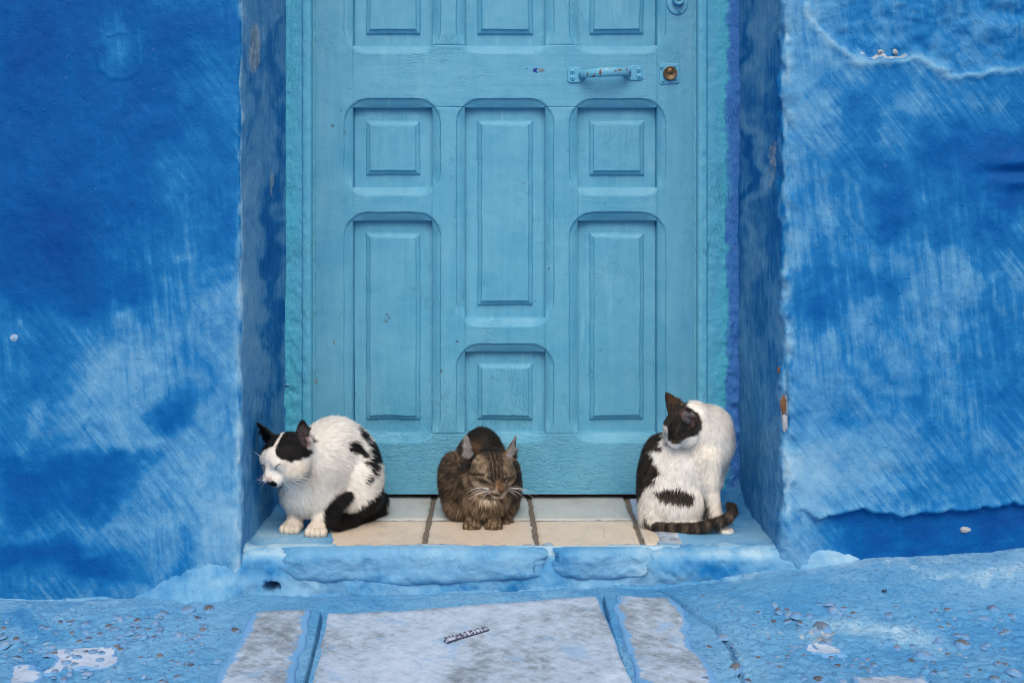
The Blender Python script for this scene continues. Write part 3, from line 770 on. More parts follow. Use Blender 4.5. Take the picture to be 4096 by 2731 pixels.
STREET = obj('street_ground', mk_mesh('street_ground', V, grid_faces(len(gx), len(gy)), True, {'tone': gt.ravel(), 'wear': gw.ravel()}), M_GROUND, kind='structure')
STREET['label'] = 'pale blue painted cement street with pebbles set in it'

# worn stone slabs in the painted street
def slab_mat():
    n = NT('worn_white_slab')
    s1 = n.noise(1, 7, .68, .25, n.mapping((52, 60, 40)))
    s2 = n.noise(1, 6, .65, .3, n.mapping((22, 95, 40), vec=n.mapping(rot=(0, 0, .75))))
    b = n.noise(6, 5, .6, .4)
    t = n.madd(s1, .45, n.madd(s2, .30, n.madd(n.noise(110, 4, .65), .18, n.math('MULTIPLY', b, .62))))
    t = n.madd(n.noise(30, 5, .7, .3), .25, n.math('SUBTRACT', t, .225))
    t = n.math('ADD', t, n.attr('tone'))
    c = n.ramp(t, [(.50, srgb(106, 118, 130)), (.60, srgb(134, 148, 162)), (.69, srgb(156, 174, 194)), (.79, srgb(170, 188, 210)), (.93, srgb(190, 202, 218))])
    c = n.mix(n.math('MULTIPLY', n.rr(n.noise(13, 5, .65, .5), .56, .66), .55), c, srgb(118, 158, 200))
    c = n.mix(n.rr(n.math('ADD', n.attr('wear'), n.math('MULTIPLY', n.math('SUBTRACT', n.noise(1, 6, .7, .2, n.mapping((24, 90, 60))), .5), 1.0)), .42, .56), c, srgb(100, 152, 200))
    h = n.math('ADD', s1, n.math('MULTIPLY', n.noise(200, 4, .65), .5))
    return n.done(c, .7, n.bump(h, .5, .002), .25)
M_SLAB = slab_mat()
def slab(corners, seed, tone=0.0, edge=.02, rough_edges=.004, lift=.0045):
    c = np.array([gpt(*p) for p in corners])          # back-left, back-right, front-right, front-left
    nu, nv = 60, 46
    u, v = np.meshgrid(np.linspace(0, 1, nu), np.linspace(0, 1, nv), indexing='ij')
    Q = (1-u)[..., None]*(1-v)[..., None]*c[0] + u[..., None]*(1-v)[..., None]*c[1] + u[..., None]*v[..., None]*c[2] + (1-u)[..., None]*v[..., None]*c[3]
    e = np.minimum(np.minimum(u, 1-u)*np.linalg.norm(c[1]-c[0]), np.minimum(v, 1-v)*np.linalg.norm(c[3]-c[0]))
    Q[..., 0] += rough_edges*fbm(Q[..., 0]*22, Q[..., 1]*22, oct=3, seed=seed); Q[..., 1] += rough_edges*fbm(Q[..., 0]*22, Q[..., 1]*22, oct=3, seed=seed+3)
    z = zg(Q[..., 0], Q[..., 1]) + lift + .0008*fbm(Q[..., 0]*40, Q[..., 1]*40, oct=3, seed=seed+6) + .004*fbm(Q[..., 0]*4, Q[..., 1]*4, oct=3, seed=50) - .012*np.clip(1 - e/.006, 0, 1)**2
    w = np.clip(1 - e/edge, 0, 1)*.9
    return put(obj('stone_slab', mk_mesh('stone_slab', np.concatenate([Q, z[..., None]], -1).reshape(-1, 3), grid_faces(nu, nv, True), True, {'tone': np.full(nu*nv, tone), 'wear': w.ravel()}), M_SLAB), STREET)
slab([(748, 1404), (1376, 1372), (1560, 1780), (650, 1800)], 1, .05, .012, .0022)
slab([(585, 1400), (722, 1396), (610, 1800), (330, 1800)], 2, -.05, .03, .005)
slab([(1402, 1366), (1545, 1370), (1760, 1760), (1530, 1780)], 3, -.02, .03, .009)
slab([(118, 1488), (300, 1478), (255, 1535), (90, 1552)], 5, .10, .02, .01, .003)
slab([(30, 1525), (100, 1515), (80, 1575), (10, 1590)], 6, .06, .02, .01, .003)
slab([(1835, 1478), (1905, 1472), (1960, 1505), (1840, 1510)], 7, .10, .018, .008, .003)
slab([(1960, 1560), (2120, 1552), (2200, 1640), (1900, 1640)], 8, -.02, .02, .009, .004)

# pebbles half sunk in the cement
def pebble_mesh(seed):
    r3 = np.random.default_rng(seed)
    V = [(0, 0, 1.0)]; n = 9
    for ring, (rr_, hh) in enumerate(((.55, .82), (.92, .38), (1.05, -.25))):
        for j in range(n):
            a = 2*math.pi*(j + .5*(ring % 2))/n; q = rr_*r3.uniform(.85, 1.12)
            V.append((q*math.cos(a), q*math.sin(a), hh*r3.uniform(.85, 1.1)))
    F = [(0, 1+j, 1+(j+1) % n) for j in range(n)]
    for ring in range(2):
        b = 1 + ring*n
        for j in range(n):
            F += [(b+j, b+n+j, b+n+(j+1) % n), (b+j, b+n+(j+1) % n, b+(j+1) % n)]
    return mk_mesh('pebble', np.array(V), np.array(F), True)
n = NT('half_painted_pebble')
oi = n.new('ShaderNodeObjectInfo').outputs['Random']
geo = n.new('ShaderNodeNewGeometry')
sep = n.new('ShaderNodeSeparateXYZ'); n.link(n.tc, sep.inputs[0])
stone = n.ramp(oi, [(0, srgb(78, 80, 86)), (.25, srgb(104, 102, 102)), (.5, srgb(92, 126, 164)), (.75, srgb(132, 158, 188)), (1, srgb(70, 80, 98))])
k = n.rr(n.math('ADD', sep.outputs[2], n.math('MULTIPLY', n.math('SUBTRACT', n.noise(2.2, 4), .5), 1.8)), .45, .75)
col = n.mix(k, srgb(96, 146, 194), stone)
M_PEB = n.done(col, .6, n.bump(n.noise(4, 4), .3, .02), .3)
PM = [pebble_mesh(i) for i in range(5)]
for m in PM: m.materials.append(M_PEB)
spots = []
r4 = np.random.default_rng(21)
hand = [(480, 1398, 9), (430, 1400, 9), (375, 1410, 9), (300, 1455, 7), (412, 1462, 8), (1888, 1440, 14), (1615, 1372, 7), (1648, 1398, 7), (1704, 1400, 9), (1740, 1408, 6), (1788, 1405, 7), (1830, 1415, 12), (1914, 1402, 8), (1950, 1420, 8), (1938, 1398, 6), (2040, 1412, 8), (2098, 1418, 6), (2280, 1396, 9), (2260, 1420, 8), (1660, 1465, 9), (1670, 1500, 7), (1690, 1535, 10), (1812, 1488, 6), (2060, 1488, 8), (2120, 1508, 12), (1985, 1540, 9), (2150, 1548, 8), (2210, 1480, 12), (2330, 1545, 10), (1600, 1560, 6), (1840, 1420, 7), (2285, 1560, 9), (540, 1450, 8), (500, 1520, 8), (440, 1500, 7)]
hand += [(r4.uniform(0, 470), r4.uniform(1415, 1568), r4.uniform(2.5, 7.5)) for _ in range(135)] + [(r4.uniform(1620, 2352), r4.uniform(1385, 1568), r4.uniform(2.5, 7.5)) for _ in range(135)]
for x, y, r in hand:
    if 1400 < x < 1650 and y > 1380 and x < 1440 + (y-1370)*.9: continue
    X_, Y_ = gpt(x, y)
    if any((X_-a)**2 + (Y_-b)**2 < (.9*(q+r)*.0007)**2 for a, b, q in spots): continue
    spots.append((X_, Y_, r))
    s = r*.00115
    o = put(obj('pebble', PM[len(spots) % 5]), STREET)
    o.location = (X_, Y_, float(zg(np.array(X_), np.array(Y_))) - .12*s + .001)
    o.rotation_euler = (r4.uniform(-.25, .25), r4.uniform(-.25, .25), r4.uniform(0, 6.28))
    o.scale = (s*r4.uniform(.9, 1.4), s*r4.uniform(.8, 1.1), s*r4.uniform(.45, .75))

# a stub of ribbed steel bar lying on the slab
X0, Y0 = gpt(1024, 1484); X1, Y1 = gpt(1120, 1452)
zb = float(zg(np.array((X0+X1)/2), np.array((Y0+Y1)/2))) + .0072
L = math.hypot(X1-X0, Y1-Y0)
bp, brd = [], []
for i in range(121):
    t = i/120*L; ph = (t/.0062) % 1
    bp.append((0 + t, 0, 0)); brd.append(.0052 + (.0012 if ph < .32 else 0))
n = NT('painted_steel_bar')
sp2 = n.new('ShaderNodeSeparateXYZ'); n.link(n.tc, sp2.inputs[0])
rib = n.rr(n.noise(200, 3, .6), .40, .62)
M_BAR = n.done(n.mix(rib, srgb(52, 55, 76), srgb(168, 182, 208)), .55, n.bump(n.noise(400, 3), .4, .0008), .4)
bar = obj('steel_bar', tube_mesh('steel_bar', bp, brd, 14), M_BAR, label='short stub of ribbed steel bar lying on the pale slab', cat='steel bar')
bar.location = (X0, Y0, zb); bar.rotation_euler = (0, 0, math.atan2(Y1-Y0, X1-X0))
for sgn in (-1, 1):
    rb = obj('seam', box_mesh('seam', (.001, sgn*.0058-.0009, -.0012), (L-.001, sgn*.0058+.0009, .0012), .0006), simple('bar_seam', srgb(60, 62, 86), .6), bar)

# one ant on the street
X0, Y0 = gpt(2032, 1361)
AZ = float(zg(np.array(X0), np.array(Y0))) + .004
M_ANT = simple('ant_black', (.012, .009, .008), .35, .5)
ap, ar = [], []
for t, r in ((-.0045, .0002), (-.0040, .0012), (-.0028, .0017), (-.0015, .0011), (-.0009, .0004), (.0, .0009), (.0010, .0009), (.0017, .0004), (.0022, .0011), (.0030, .0012), (.0037, .0006)):
    ap.append((t, 0, .0012)); ar.append(r)
ant = obj('ant', tube_mesh('ant', ap, ar, 8), M_ANT, label='tiny black ant on the pale blue street below the right wall', cat='ant')
ant['label'] = 'tiny black ant crawling on the pale blue cement street'
ant.location = (X0, Y0, AZ); ant.scale = (1.15, 1.15, 1.15); ant.rotation_euler = (0, 0, .2)
for s in (-1, 1):
    for k in (-1, 0, 1):
        obj('leg', tube_mesh('leg', [(.0006*k, s*.0006, .0012), (.0014*k, s*.0018, .002), (.0024*k, s*.0030, -.0016)], .00022, 5), M_ANT, ant)

# ------------------------------------------------------------------ doorstep: cement bed, tiles, painted stone kerb
STEP = thing('doorstep', (0, .1, -.08), 'low blue painted doorstep topped with worn cream tiles', 'doorstep')
# joints of the tiling (world x at front and back, y of the rows)
JX = [(-.372, -.372), (-.166, -.172), (.048, .037), (.247, .252)]
ROWS = [(.036, .2205), (.2265, .425)]
bx = spaced((-.515, .515, .004)); by = spaced((.014, .47, .004))
X, Y = np.meshgrid(bx, by, indexing='ij')
wl_ = .014*fbm(X*18, Y*18, oct=3, seed=81)
lft = sstep(-.318, -.345, X + wl_ + .22*(Y-.05)*(Y > .05))
rgt = sstep(.262, .285, X + wl_*.7)
frt = sstep(.050, .036, Y + wl_*.8 + .006*fbm(X*60, Y*60, oct=2, seed=87))
up = np.clip(lft + rgt + frt, 0, 1)*(Y < .40)
H = lerp(-.0100, .0035, up) + .0012*fbm(X*22, Y*22, oct=3, seed=83)*up
H = H + .030*np.exp(-((X-.50)/.035)**2 - ((Y-.385)/.05)**2) + .018*np.exp(-((X-.43)/.05)**2 - ((Y-.40)/.022)**2) + .022*np.exp(-((np.abs(X)-.512)/.014)**2)*(Y > .0) + .014*np.exp(-((X+.42)/.09)**2 - ((Y-.40)/.02)**2)
H = H - .012*sstep(.030, .014, Y)
tn = .62 + .12*fbm(X*9, Y*9, oct=3, seed=85) + .22*np.exp(-((Y-.09)/.06)**2)
tn = tn + .25*frt*(Y < .05)
wr = np.where((np.abs(X) < .32) & (Y > .05), .9, 0) + .60*frt*(np.abs(X+.02) < .30)*(Y > .030)
put(obj('cement_bed', mk_mesh('cement_bed', np.stack([X, Y, H], -1).reshape(-1, 3), grid_faces(len(bx), len(by)), True, {'tone': tn.ravel(), 'wear': wr.ravel()}), M_STEP), STEP)
M_GROUT = simple('dirty_grout', srgb(104, 97, 90), .95, .2, 0, .45, 160, 1.0)
gxx = spaced((-.40, .31, .004)); gyy = spaced((.036, .43, .004)); GX, GY = np.meshgrid(gxx, gyy, indexing='ij')
put(obj('grout_bed', mk_mesh('grout_bed', np.stack([GX, GY, -.0036 + .0010*fbm(GX*70, GY*70, oct=2, seed=3)], -1).reshape(-1, 3), grid_faces(len(gxx), len(gyy))), M_GROUT), STEP)
put(obj('hall_mat', box_mesh('hall_mat', (-.49, .43, -.012), (.49, .9, .0022)), M_RED), STEP)
def tile_mat(name, a, b, stain):
    n = NT(name)
    c = n.mix(n.noise(14, 5, .6, .3), a, b)
    c = n.mix(n.math('MULTIPLY', n.rr(n.noise(1, 6, .7, .4, n.mapping((40, 14, 30))), .5, .72), .6), c, stain)
    c = n.mix(n.math('MULTIPLY', n.rr(n.noise(130, 3, .5), .66, .72), .5), c, srgb(100, 100, 98))
    c = n.mix(n.math('MULTIPLY', n.rr(n.noise(9, 6, .7, .6), .48, .72), .38), c, srgb(138, 132, 124))
    c = n.mix(n.math('MULTIPLY', n.rr(n.noise(1, 5, .7, .8, n.mapping((70, 12, 30))), .66, .70), .45), c, srgb(96, 92, 88))
    ed = n.attr('wear')
    c = n.mix(n.rr(n.math('ADD', ed, n.math('MULTIPLY', n.math('SUBTRACT', n.noise(90, 5, .7), .5), .8)), .45, .7), c, srgb(112, 112, 112))
    return n.done(c, n.madd(n.noise(20, 4), .3, .32), n.bump(n.noise(70, 5), .25, .001), .4)
M_TF = tile_mat('cream_tile', srgb(196, 180, 160), srgb(206, 196, 182), srgb(168, 166, 162))
M_TB = tile_mat('grey_cream_tile', srgb(164, 172, 174), srgb(182, 186, 184), srgb(148, 156, 160))
M_TP = tile_mat('patterned_tile', srgb(120, 150, 190), srgb(170, 186, 204), srgb(70, 84, 100))
def tile(x0, x1, x0b, x1b, y0, y1, material, seed, tilt=0):
    nu, nv = 36, 32
    u, v = np.meshgrid(np.linspace(0, 1, nu)**1, np.linspace(0, 1, nv), indexing='ij')
    Xt = lerp(lerp(x0, x1, u), lerp(x0b, x1b, u), v); Yt = lerp(y0, y1, v)
    e = np.minimum(np.minimum(u, 1-u)*(x1-x0), np.minimum(v, 1-v)*(y1-y0))
    jag = .0022*fbm(Xt*45, Yt*45, oct=3, seed=seed)
    zt = .0 + .0006*fbm(Xt*12, Yt*12, oct=2, seed=seed+2) + tilt*(u-.5) - .007*np.clip(1 - (e + jag*.6)/.004, 0, 1)**1.5
    wr = np.clip(1 - e/.009, 0, 1)*.85
    return put(obj('tile', mk_mesh('tile', np.stack([Xt + jag*(e < .003), Yt + jag*(e < .003), zt], -1).reshape(-1, 3), grid_faces(nu, nv), True, {'wear': wr.ravel()}), material), STEP)
for r, (y0, y1) in enumerate(ROWS):
    for i in range(3):
        f0 = [lerp(JX[i][0], JX[i][1], (y-ROWS[0][0])/.38) + .0023 for y in (y0, y1)]
        f1 = [lerp(JX[i+1][0], JX[i+1][1], (y-ROWS[0][0])/.38) - .0023 for y in (y0, y1)]
        tile(f0[0], f1[0], f0[1], f1[1], y0, y1, M_TF if r == 0 else M_TB, 100+r*10+i, .0008*(i-1))
tile(.2515, .292, .2555, .30, .2255, .40, M_TP, 140)
tile(.2495, .285, .2515, .29, .05, .2215, M_TF, 150)

# kerb face below the tiles
kx = spaced((-.78, .80, .0036))
prof = np.array([(.062, -.014), (.040, -.0015), (.026, .0005), (.013, -.004), (.004, -.013), (-.001, -.028), (-.004, -.046), (-.007, -.064), (-.010, -.085), (-.014, -.12)])
tt = np.linspace(0, 1, 44); yy = np.interp(tt, np.linspace(0, 1, len(prof)), prof[:, 0]); zz = np.interp(tt, np.linspace(0, 1, len(prof)), prof[:, 1])
pB = np.array([(.040, .004), (.026, .004), (.014, .000), (.006, -.008), (.0, -.020), (-.007, -.034), (-.016, -.048), (-.028, -.062), (-.046, -.076), (-.08, -.11)])
pC = np.array([(.05, -.05), (.045, -.055), (.04, -.06), (.03, -.065), (.022, -.07), (.012, -.076), (.004, -.082), (-.008, -.088), (-.02, -.10), (-.04, -.13)])
uu = np.linspace(0, 1, len(prof)); rs = lambda q, k: np.interp(tt, uu, q[:, k])[None]
X = kx[:, None] + 0*tt[None]
wv = .02*fbm(X*9, X*0+2, oct=2, seed=15)
tB = sstep(.462, .530, np.abs(X) + wv); tC = sstep(.56, .74, np.abs(X) + wv)
lift = .030*sstep(.45, .66, X)
Y = lerp(lerp(rs(prof, 0), rs(pB, 0), tB), rs(pC, 0), tC)
Z = lerp(lerp(rs(prof, 1), rs(pB, 1) + lift*.4, tB), rs(pC, 1) + lift, tC)
nrmY, nrmZ = -sstep(0, .45, tt)[None], (1-sstep(0, .45, tt))[None]
d = .0022*fbm(X*45, X*0+Y*40, oct=3, seed=64)*(1-sstep(.2, .5, tt))[None] + .006*fbm(X*7, Z*12, oct=3, seed=61) + .0034*fbm(X*30, Z*30, oct=3, seed=63) + .0013*fbm(X*90, Z*90, oct=2, seed=66)
kpx, kpy = px_of(X, Y, Z); kpx /= D4; kpy /= D4
hwx = kpx + 7*fbm(kpx/14, kpy/14, oct=2, seed=34); hwy = kpy + 6*fbm(kpx/14, kpy/14, oct=2, seed=35)
hole = np.exp(-(((hwx-625)/19)**2 + ((hwy-1351)/12)**2)**3)
for pts, dp, w in (([(700, 1275), (760, 1290), (900, 1282)], .002, 3), ([(1150, 1262), (1210, 1280), (1262, 1290)], .004, 4), ([(1500, 1275), (1515, 1310), (1560, 1330)], .004, 3), ([(1640, 1270), (1660, 1295)], .003, 3)):
    d = d - dp*np.exp(-(seg_dist(kpx + 6*fbm(kpx/15, kpy/15, oct=2, seed=3), kpy + 6*fbm(kpx/15, kpy/15, oct=2, seed=4), pts)/w)**2)
Y = Y + nrmY*d + .10*hole; Z = Z + nrmZ*d
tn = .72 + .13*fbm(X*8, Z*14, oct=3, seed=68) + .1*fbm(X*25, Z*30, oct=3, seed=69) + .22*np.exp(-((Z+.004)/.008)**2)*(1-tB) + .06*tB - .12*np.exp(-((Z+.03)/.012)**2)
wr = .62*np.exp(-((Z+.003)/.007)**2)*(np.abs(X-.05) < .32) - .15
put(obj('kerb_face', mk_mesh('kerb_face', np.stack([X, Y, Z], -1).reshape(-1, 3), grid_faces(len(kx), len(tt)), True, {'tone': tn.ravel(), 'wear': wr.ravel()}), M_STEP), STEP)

def kerb_stone(x0, x1, y0, y1, seed, tone):
    """long rounded stone, painted over; x/y in the 2352-wide photo"""
    Yc = .012
    a = P(x0*D4, y0*D4, -.012); b = P(x1*D4, y1*D4, -.012)
    cx, cz, hx, hz = (a[0]+b[0])/2, (a[2]+b[2])/2, (b[0]-a[0])/2, (a[2]-b[2])/2
    nu, nv = 120, 44
    u = np.linspace(-1, 1, nu); v = np.linspace(-1, 1, nv)
    U, W_ = np.meshgrid(u, v, indexing='ij')
    # square grid wrapped over a box with rounded rim
    m = np.abs(U)**7 + np.abs(W_)**4.0
    prof_ = np.clip(1 - m, 0, 1)**.42
    Xs = cx + hx*U + .004*fbm(W_*3, U*0, oct=2, seed=seed)*(np.abs(U) > .9); Zs = cz + hz*W_*(1 - .10*np.abs(U)**6) + .0045*fbm(Xs*14, 0*Xs, oct=3, seed=seed+1)*np.clip(-W_, 0, 1)
    Ys = Yc - (.0235*prof_) - prof_*(.0062*fbm(Xs*9, Zs*14, oct=3, seed=seed+2) + .0018*fbm(Xs*34, Zs*40, oct=3, seed=seed+3) + .0006*fbm(Xs*110, Zs*110, oct=2, seed=seed+8))
    tn = tone + .13*fbm(Xs*10, Zs*16, oct=3, seed=seed+4)
    return put(obj('kerb_stone', mk_mesh('kerb_stone', np.stack([Xs, Ys, Zs], -1).reshape(-1, 3), grid_faces(nu, nv), True, {'tone': tn.ravel(), 'wear': np.full(nu*nv, -.1)}), M_STEP), STEP)
kerb_stone(644, 1258, 1262, 1347, 5, .70)
kerb_stone(1272, 1500, 1264, 1336, 25, .72)
# ------------------------------------------------------------------ cats: sculpted as one continuous surface from blended volumes
class Sculpt:
    def __init__(s, lo, hi, h):
        s.h = h; s.lo = np.array(lo, float)
        s.n = np.ceil((np.array(hi) - s.lo)/h).astype(int) + 1
        s.ax = [s.lo[i] + h*np.arange(s.n[i]) for i in range(3)]
        s.F = np.full(tuple(s.n), 60.0, np.float32)
    def region(s, lo, hi, m):
        sl = []
        for i in range(3):
            a = int(np.floor((lo[i]-m-s.lo[i])/s.h)); b = int(np.ceil((hi[i]+m-s.lo[i])/s.h))+1
            sl.append(slice(max(a, 0), min(max(b, 0), s.n[i])))
        g = np.meshgrid(s.ax[0][sl[0]], s.ax[1][sl[1]], s.ax[2][sl[2]], indexing='ij', copy=False)
        return tuple(sl), g
    def blend(s, sl, d, k, sub=False):
        a = s.F[sl]; d = d.astype(np.float32)
        if sub:
            a2, b2 = -a, d
            h = np.clip(.5 + .5*(b2-a2)/k, 0, 1)
            s.F[sl] = -(b2 + (a2-b2)*h - k*h*(1-h))
        else:
            h = np.clip(.5 + .5*(d-a)/k, 0, 1)
            s.F[sl] = d + (a-d)*h - k*h*(1-h)
    def ell(s, c, r, k=10, R=None, sub=False):
        c = np.array(c, float); r = np.array(r, float)
        ext = r if R is None else np.abs(np.array(R).T) @ r
        sl, (x, y, z) = s.region(c-ext, c+ext, k+6)
        x, y, z = x-c[0], y-c[1], z-c[2]
        if R is not None:
            R = np.array(R)
            x, y, z = R[0][0]*x+R[0][1]*y+R[0][2]*z, R[1][0]*x+R[1][1]*y+R[1][2]*z, R[2][0]*x+R[2][1]*y+R[2][2]*z
        k0 = np.sqrt((x/r[0])**2 + (y/r[1])**2 + (z/r[2])**2)
        k1 = np.sqrt((x/r[0]**2)**2 + (y/r[1]**2)**2 + (z/r[2]**2)**2) + 1e-9
        s.blend(sl, k0*(k0-1)/k1, k, sub)
    def cone(s, a, b, ra, rb, k=8, sub=False):
        a = np.array(a, float); b = np.array(b, float); m = max(ra, rb)
        sl, (x, y, z) = s.region(np.minimum(a, b)-m, np.maximum(a, b)+m, k+6)
        ba = b-a; L = ba @ ba
        t = np.clip(((x-a[0])*ba[0] + (y-a[1])*ba[1] + (z-a[2])*ba[2])/L, 0, 1)
        d = np.sqrt((x-a[0]-t*ba[0])**2 + (y-a[1]-t*ba[1])**2 + (z-a[2]-t*ba[2])**2) - (ra + (rb-ra)*t)
        s.blend(sl, d, k, sub)
    def chain(s, pts, radii, k=8):
        for i in range(len(pts)-1): s.cone(pts[i], pts[i+1], radii[i], radii[i+1], k)
    def ear(s, base, tip, face, w, thick=2.2, cup=.018, k=5, round_=.75):
        """curved triangular shell from base centre to tip, hollow side looking along 'face'"""
        base, tip, face = (np.array(v, float) for v in (base, tip, face))
        up = tip-base; hgt = np.linalg.norm(up); up /= hgt
        face = face - up*(face@up); face /= np.linalg.norm(face); sd_ = np.cross(up, face)
        pts = np.array([base-sd_*w-up*8, base+sd_*w-up*8, tip])
        sl, (x, y, z) = s.region(pts.min(0)-8, pts.max(0)+8, 6)
        x, y, z = x-base[0], y-base[1], z-base[2]
        A = x*sd_[0]+y*sd_[1]+z*sd_[2]; B = x*up[0]+y*up[1]+z*up[2]; C = x*face[0]+y*face[1]+z*face[2]
        hh = np.clip(B/hgt, 0, 1)
        wid = w*(1-hh)**round_
        curve = cup*A*A*np.clip(1.2-hh, .3, 1.2) - 6*(1-hh)**2*0
        dd = np.maximum(np.abs(A)-wid, np.abs(C-curve) - thick*(1.15-.5*hh))
        dd = np.maximum(dd, np.maximum(B-hgt, -B-8))*.75
        s.blend(sl, dd, k)
        # fill the root behind the cup
    def surface(s):
        F, h = s.F, s.h
        S = F < 0
        c = np.zeros(tuple(s.n-1), np.int8)
        for a in (0, 1):
            for b in (0, 1):
                for d in (0, 1):
                    c += S[a:s.n[0]-1+a, b:s.n[1]-1+b, d:s.n[2]-1+d]
        mixed = (c > 0) & (c < 8)
        I = np.argwhere(mixed)
        idx = np.full(mixed.shape, -1, np.int64); idx[mixed] = np.arange(len(I))
        pos = np.zeros((len(I), 3)); cnt = np.zeros(len(I))
        for ax in range(3):
            o1, o2 = [q for q in range(3) if q != ax]
            for u in (0, 1):
                for v in (0, 1):
                    off0 = np.zeros(3, int); off0[o1] = u; off0[o2] = v
                    off1 = off0.copy(); off1[ax] = 1
                    f0 = F[tuple((I+off0).T)]; f1 = F[tuple((I+off1).T)]
                    cr = (f0 < 0) != (f1 < 0)
                    t = np.where(cr, f0/(f0-f1+1e-12), 0)
                    p = off0[None].astype(float).repeat(len(I), 0); p[:, ax] = t
                    pos[cr] += p[cr]; cnt += cr
        V = s.lo + h*(I + pos/cnt[:, None])
        Q = []
        for ax in range(3):
            o1, o2 = (ax+1) % 3, (ax+2) % 3
            sa = [slice(None)]*3; sb = [slice(None)]*3
            sa[ax] = slice(0, -1); sb[ax] = slice(1, None)
            A, B = S[tuple(sa)], S[tuple(sb)]
            E = np.argwhere(A != B)
            E = E[(E[:, o1] > 0) & (E[:, o2] > 0) & (E[:, o1] < s.n[o1]-1) & (E[:, o2] < s.n[o2]-1)]
            fl = A[tuple(E.T)]
            def cell(d1, d2):
                q = E.copy(); q[:, o1] -= d1; q[:, o2] -= d2
                return idx[tuple(q.T)]
            q = np.stack([cell(1, 1), cell(0, 1), cell(0, 0), cell(1, 0)], -1)
            q[~fl] = q[~fl][:, ::-1]
            Q.append(q)
        return V, np.vstack(Q)

def keep_largest(V, Q):
    lab = np.arange(len(V))
    e = np.vstack([Q[:, [0, 1]], Q[:, [1, 2]], Q[:, [2, 3]], Q[:, [3, 0]]])
    for _ in range(400):
        m = np.minimum(lab[e[:, 0]], lab[e[:, 1]])
        new = lab.copy()
        np.minimum.at(new, e[:, 0], m); np.minimum.at(new, e[:, 1], m)
        new = new[new]
        if (new == lab).all(): break
        lab = new
    u, c = np.unique(lab, return_counts=True)
    ok = lab == u[c.argmax()]
    Q = Q[ok[Q].all(1)]
    v, f, _ = compact(V, Q, {})
    return v, f

def relax(V, Q, it=2, k=.5):
    e = np.vstack([Q[:, [0, 1]], Q[:, [1, 2]], Q[:, [2, 3]], Q[:, [3, 0]]])
    n = np.bincount(e[:, 0], minlength=len(V))[:, None] + np.bincount(e[:, 1], minlength=len(V))[:, None]
    for _ in range(it):
        a = np.stack([np.bincount(e[:, 0], V[e[:, 1], i], len(V)) + np.bincount(e[:, 1], V[e[:, 0], i], len(V)) for i in range(3)], -1)
        V = V + k*(a/np.maximum(n, 1) - V)
    return V

def frame3(fwd, lat):
    f = np.array(fwd, float); f /= np.linalg.norm(f)
    l = np.array(lat, float); l -= f*(l@f); l /= np.linalg.norm(l)
    u = np.cross(f, l)
    if u[2] < 0: u = -u
    return np.array([l, f, u])          # rows: lateral, forward, up

def head(S, c, R, s, wide=1.0, ears=()):
    """cat head about c; R rows = lateral, forward, up; s = scale"""
    c = np.array(c, float)
    L = lambda x, y, z: c + s*(x*R[0] + y*R[1] + z*R[2])
    e = lambda p, r, k, sub=False: S.ell(L(*p), np.array(r)*s, k*s, R, sub)
    e((0, -4, 2), (37*wide, 36, 31), 8)
    e((0, 9, 11), (29*wide, 22, 19), 9)                        # forehead
    for q in (-1, 1):
        e((q*23*wide, 9, -12), (20*wide, 21, 18), 10)       # cheeks
        e((q*14, 19, 9), (15, 14, 11), 7)             # brow
        e((q*9.0, 34.5, -13.5), (11, 10.5, 9.2), 4)    # whisker pads
        S.cone(L(q*14.5, 33.0, 2.5), L(q*21.5, 27.5, 5.5), 2.0*s, 1.5*s, 3*s, True)   # eye hollows
        e((q*18, 24.2, 2.5), (8.2, 5.2, 5.2), 4)    # closed lids
    e((0, 25, -9), (18, 16, 13), 8)
    S.cone(L(0, 24, 9), L(0, 40.5, -5.5), 9.0*s, 5.8*s, 5*s)   # bridge
    e((0, 43.5, -7.5), (5.0, 3.8, 3.4), 2)                      # nose tip
    e((0, 32, -22), (11, 10, 7), 4)                       # chin
    S.cone(L(-8, 43, -18.2), L(8, 43, -18.2), .9*s, .9*s, 2*s, True)
    for q, tip, face, w in ears:
        b = L(*q); S.ear(b, tip, face, w)
    return L

def paw(S, c, fwd, w, ln, hgt, toes=4):
    """c = centre of the paw on the floor (z of its middle), toes along fwd"""
    c = np.array(c, float); f = np.array(fwd, float); f[2] = 0; f /= np.linalg.norm(f); sdv = np.array([-f[1], f[0], 0])
    R = np.array([sdv, f, [0, 0, 1]])
    S.ell(c - f*ln*.18, (w*.50, ln*.52, hgt*.52), 6, R)
    for i in range(toes):
        u = (i-(toes-1)/2)/(toes/2)
        p = c + sdv*u*w*.48 + f*(ln*.38 - abs(u)*ln*.16) - np.array([0, 0, hgt*.10])
        S.ell(p, (w*.150, ln*.26, hgt*.35), 2.8, R)
    for i in range(toes-1):
        u = (i-(toes-2)/2)/(toes/2)
        p = c + sdv*u*w*.48 + f*ln*.62
        S.cone(p + np.array([0, 0, hgt*.42]), p - np.array([0, 0, hgt*.4]), .75, .75, 1.2, True)

def first_hit(Vm, x, y, rad=4.0):
    """vertex of the body that the photo shows at pixel x, y"""
    px, py = px_of(Vm[:, 0]/1000, Vm[:, 1]/1000, Vm[:, 2]/1000)
    d = np.hypot(px-x, py-y)
    for r in (rad, rad*2, rad*4, rad*10):
        m = np.where(d < r)[0]
        if len(m): break
    else: m = np.array([d.argmin()])
    return m[Vm[m, 1].argmin()]

def soft(px, py, pts, blur=3.0, rag=5.0, seed=0):
    """soft ragged mask of a patch outlined in photo pixels"""
    w = rag*fbm(px/9, py/9, oct=3, seed=seed+400)
    blur = blur*1.5
    return sstep(blur, -blur, poly_sd(px, py, pts) + w)

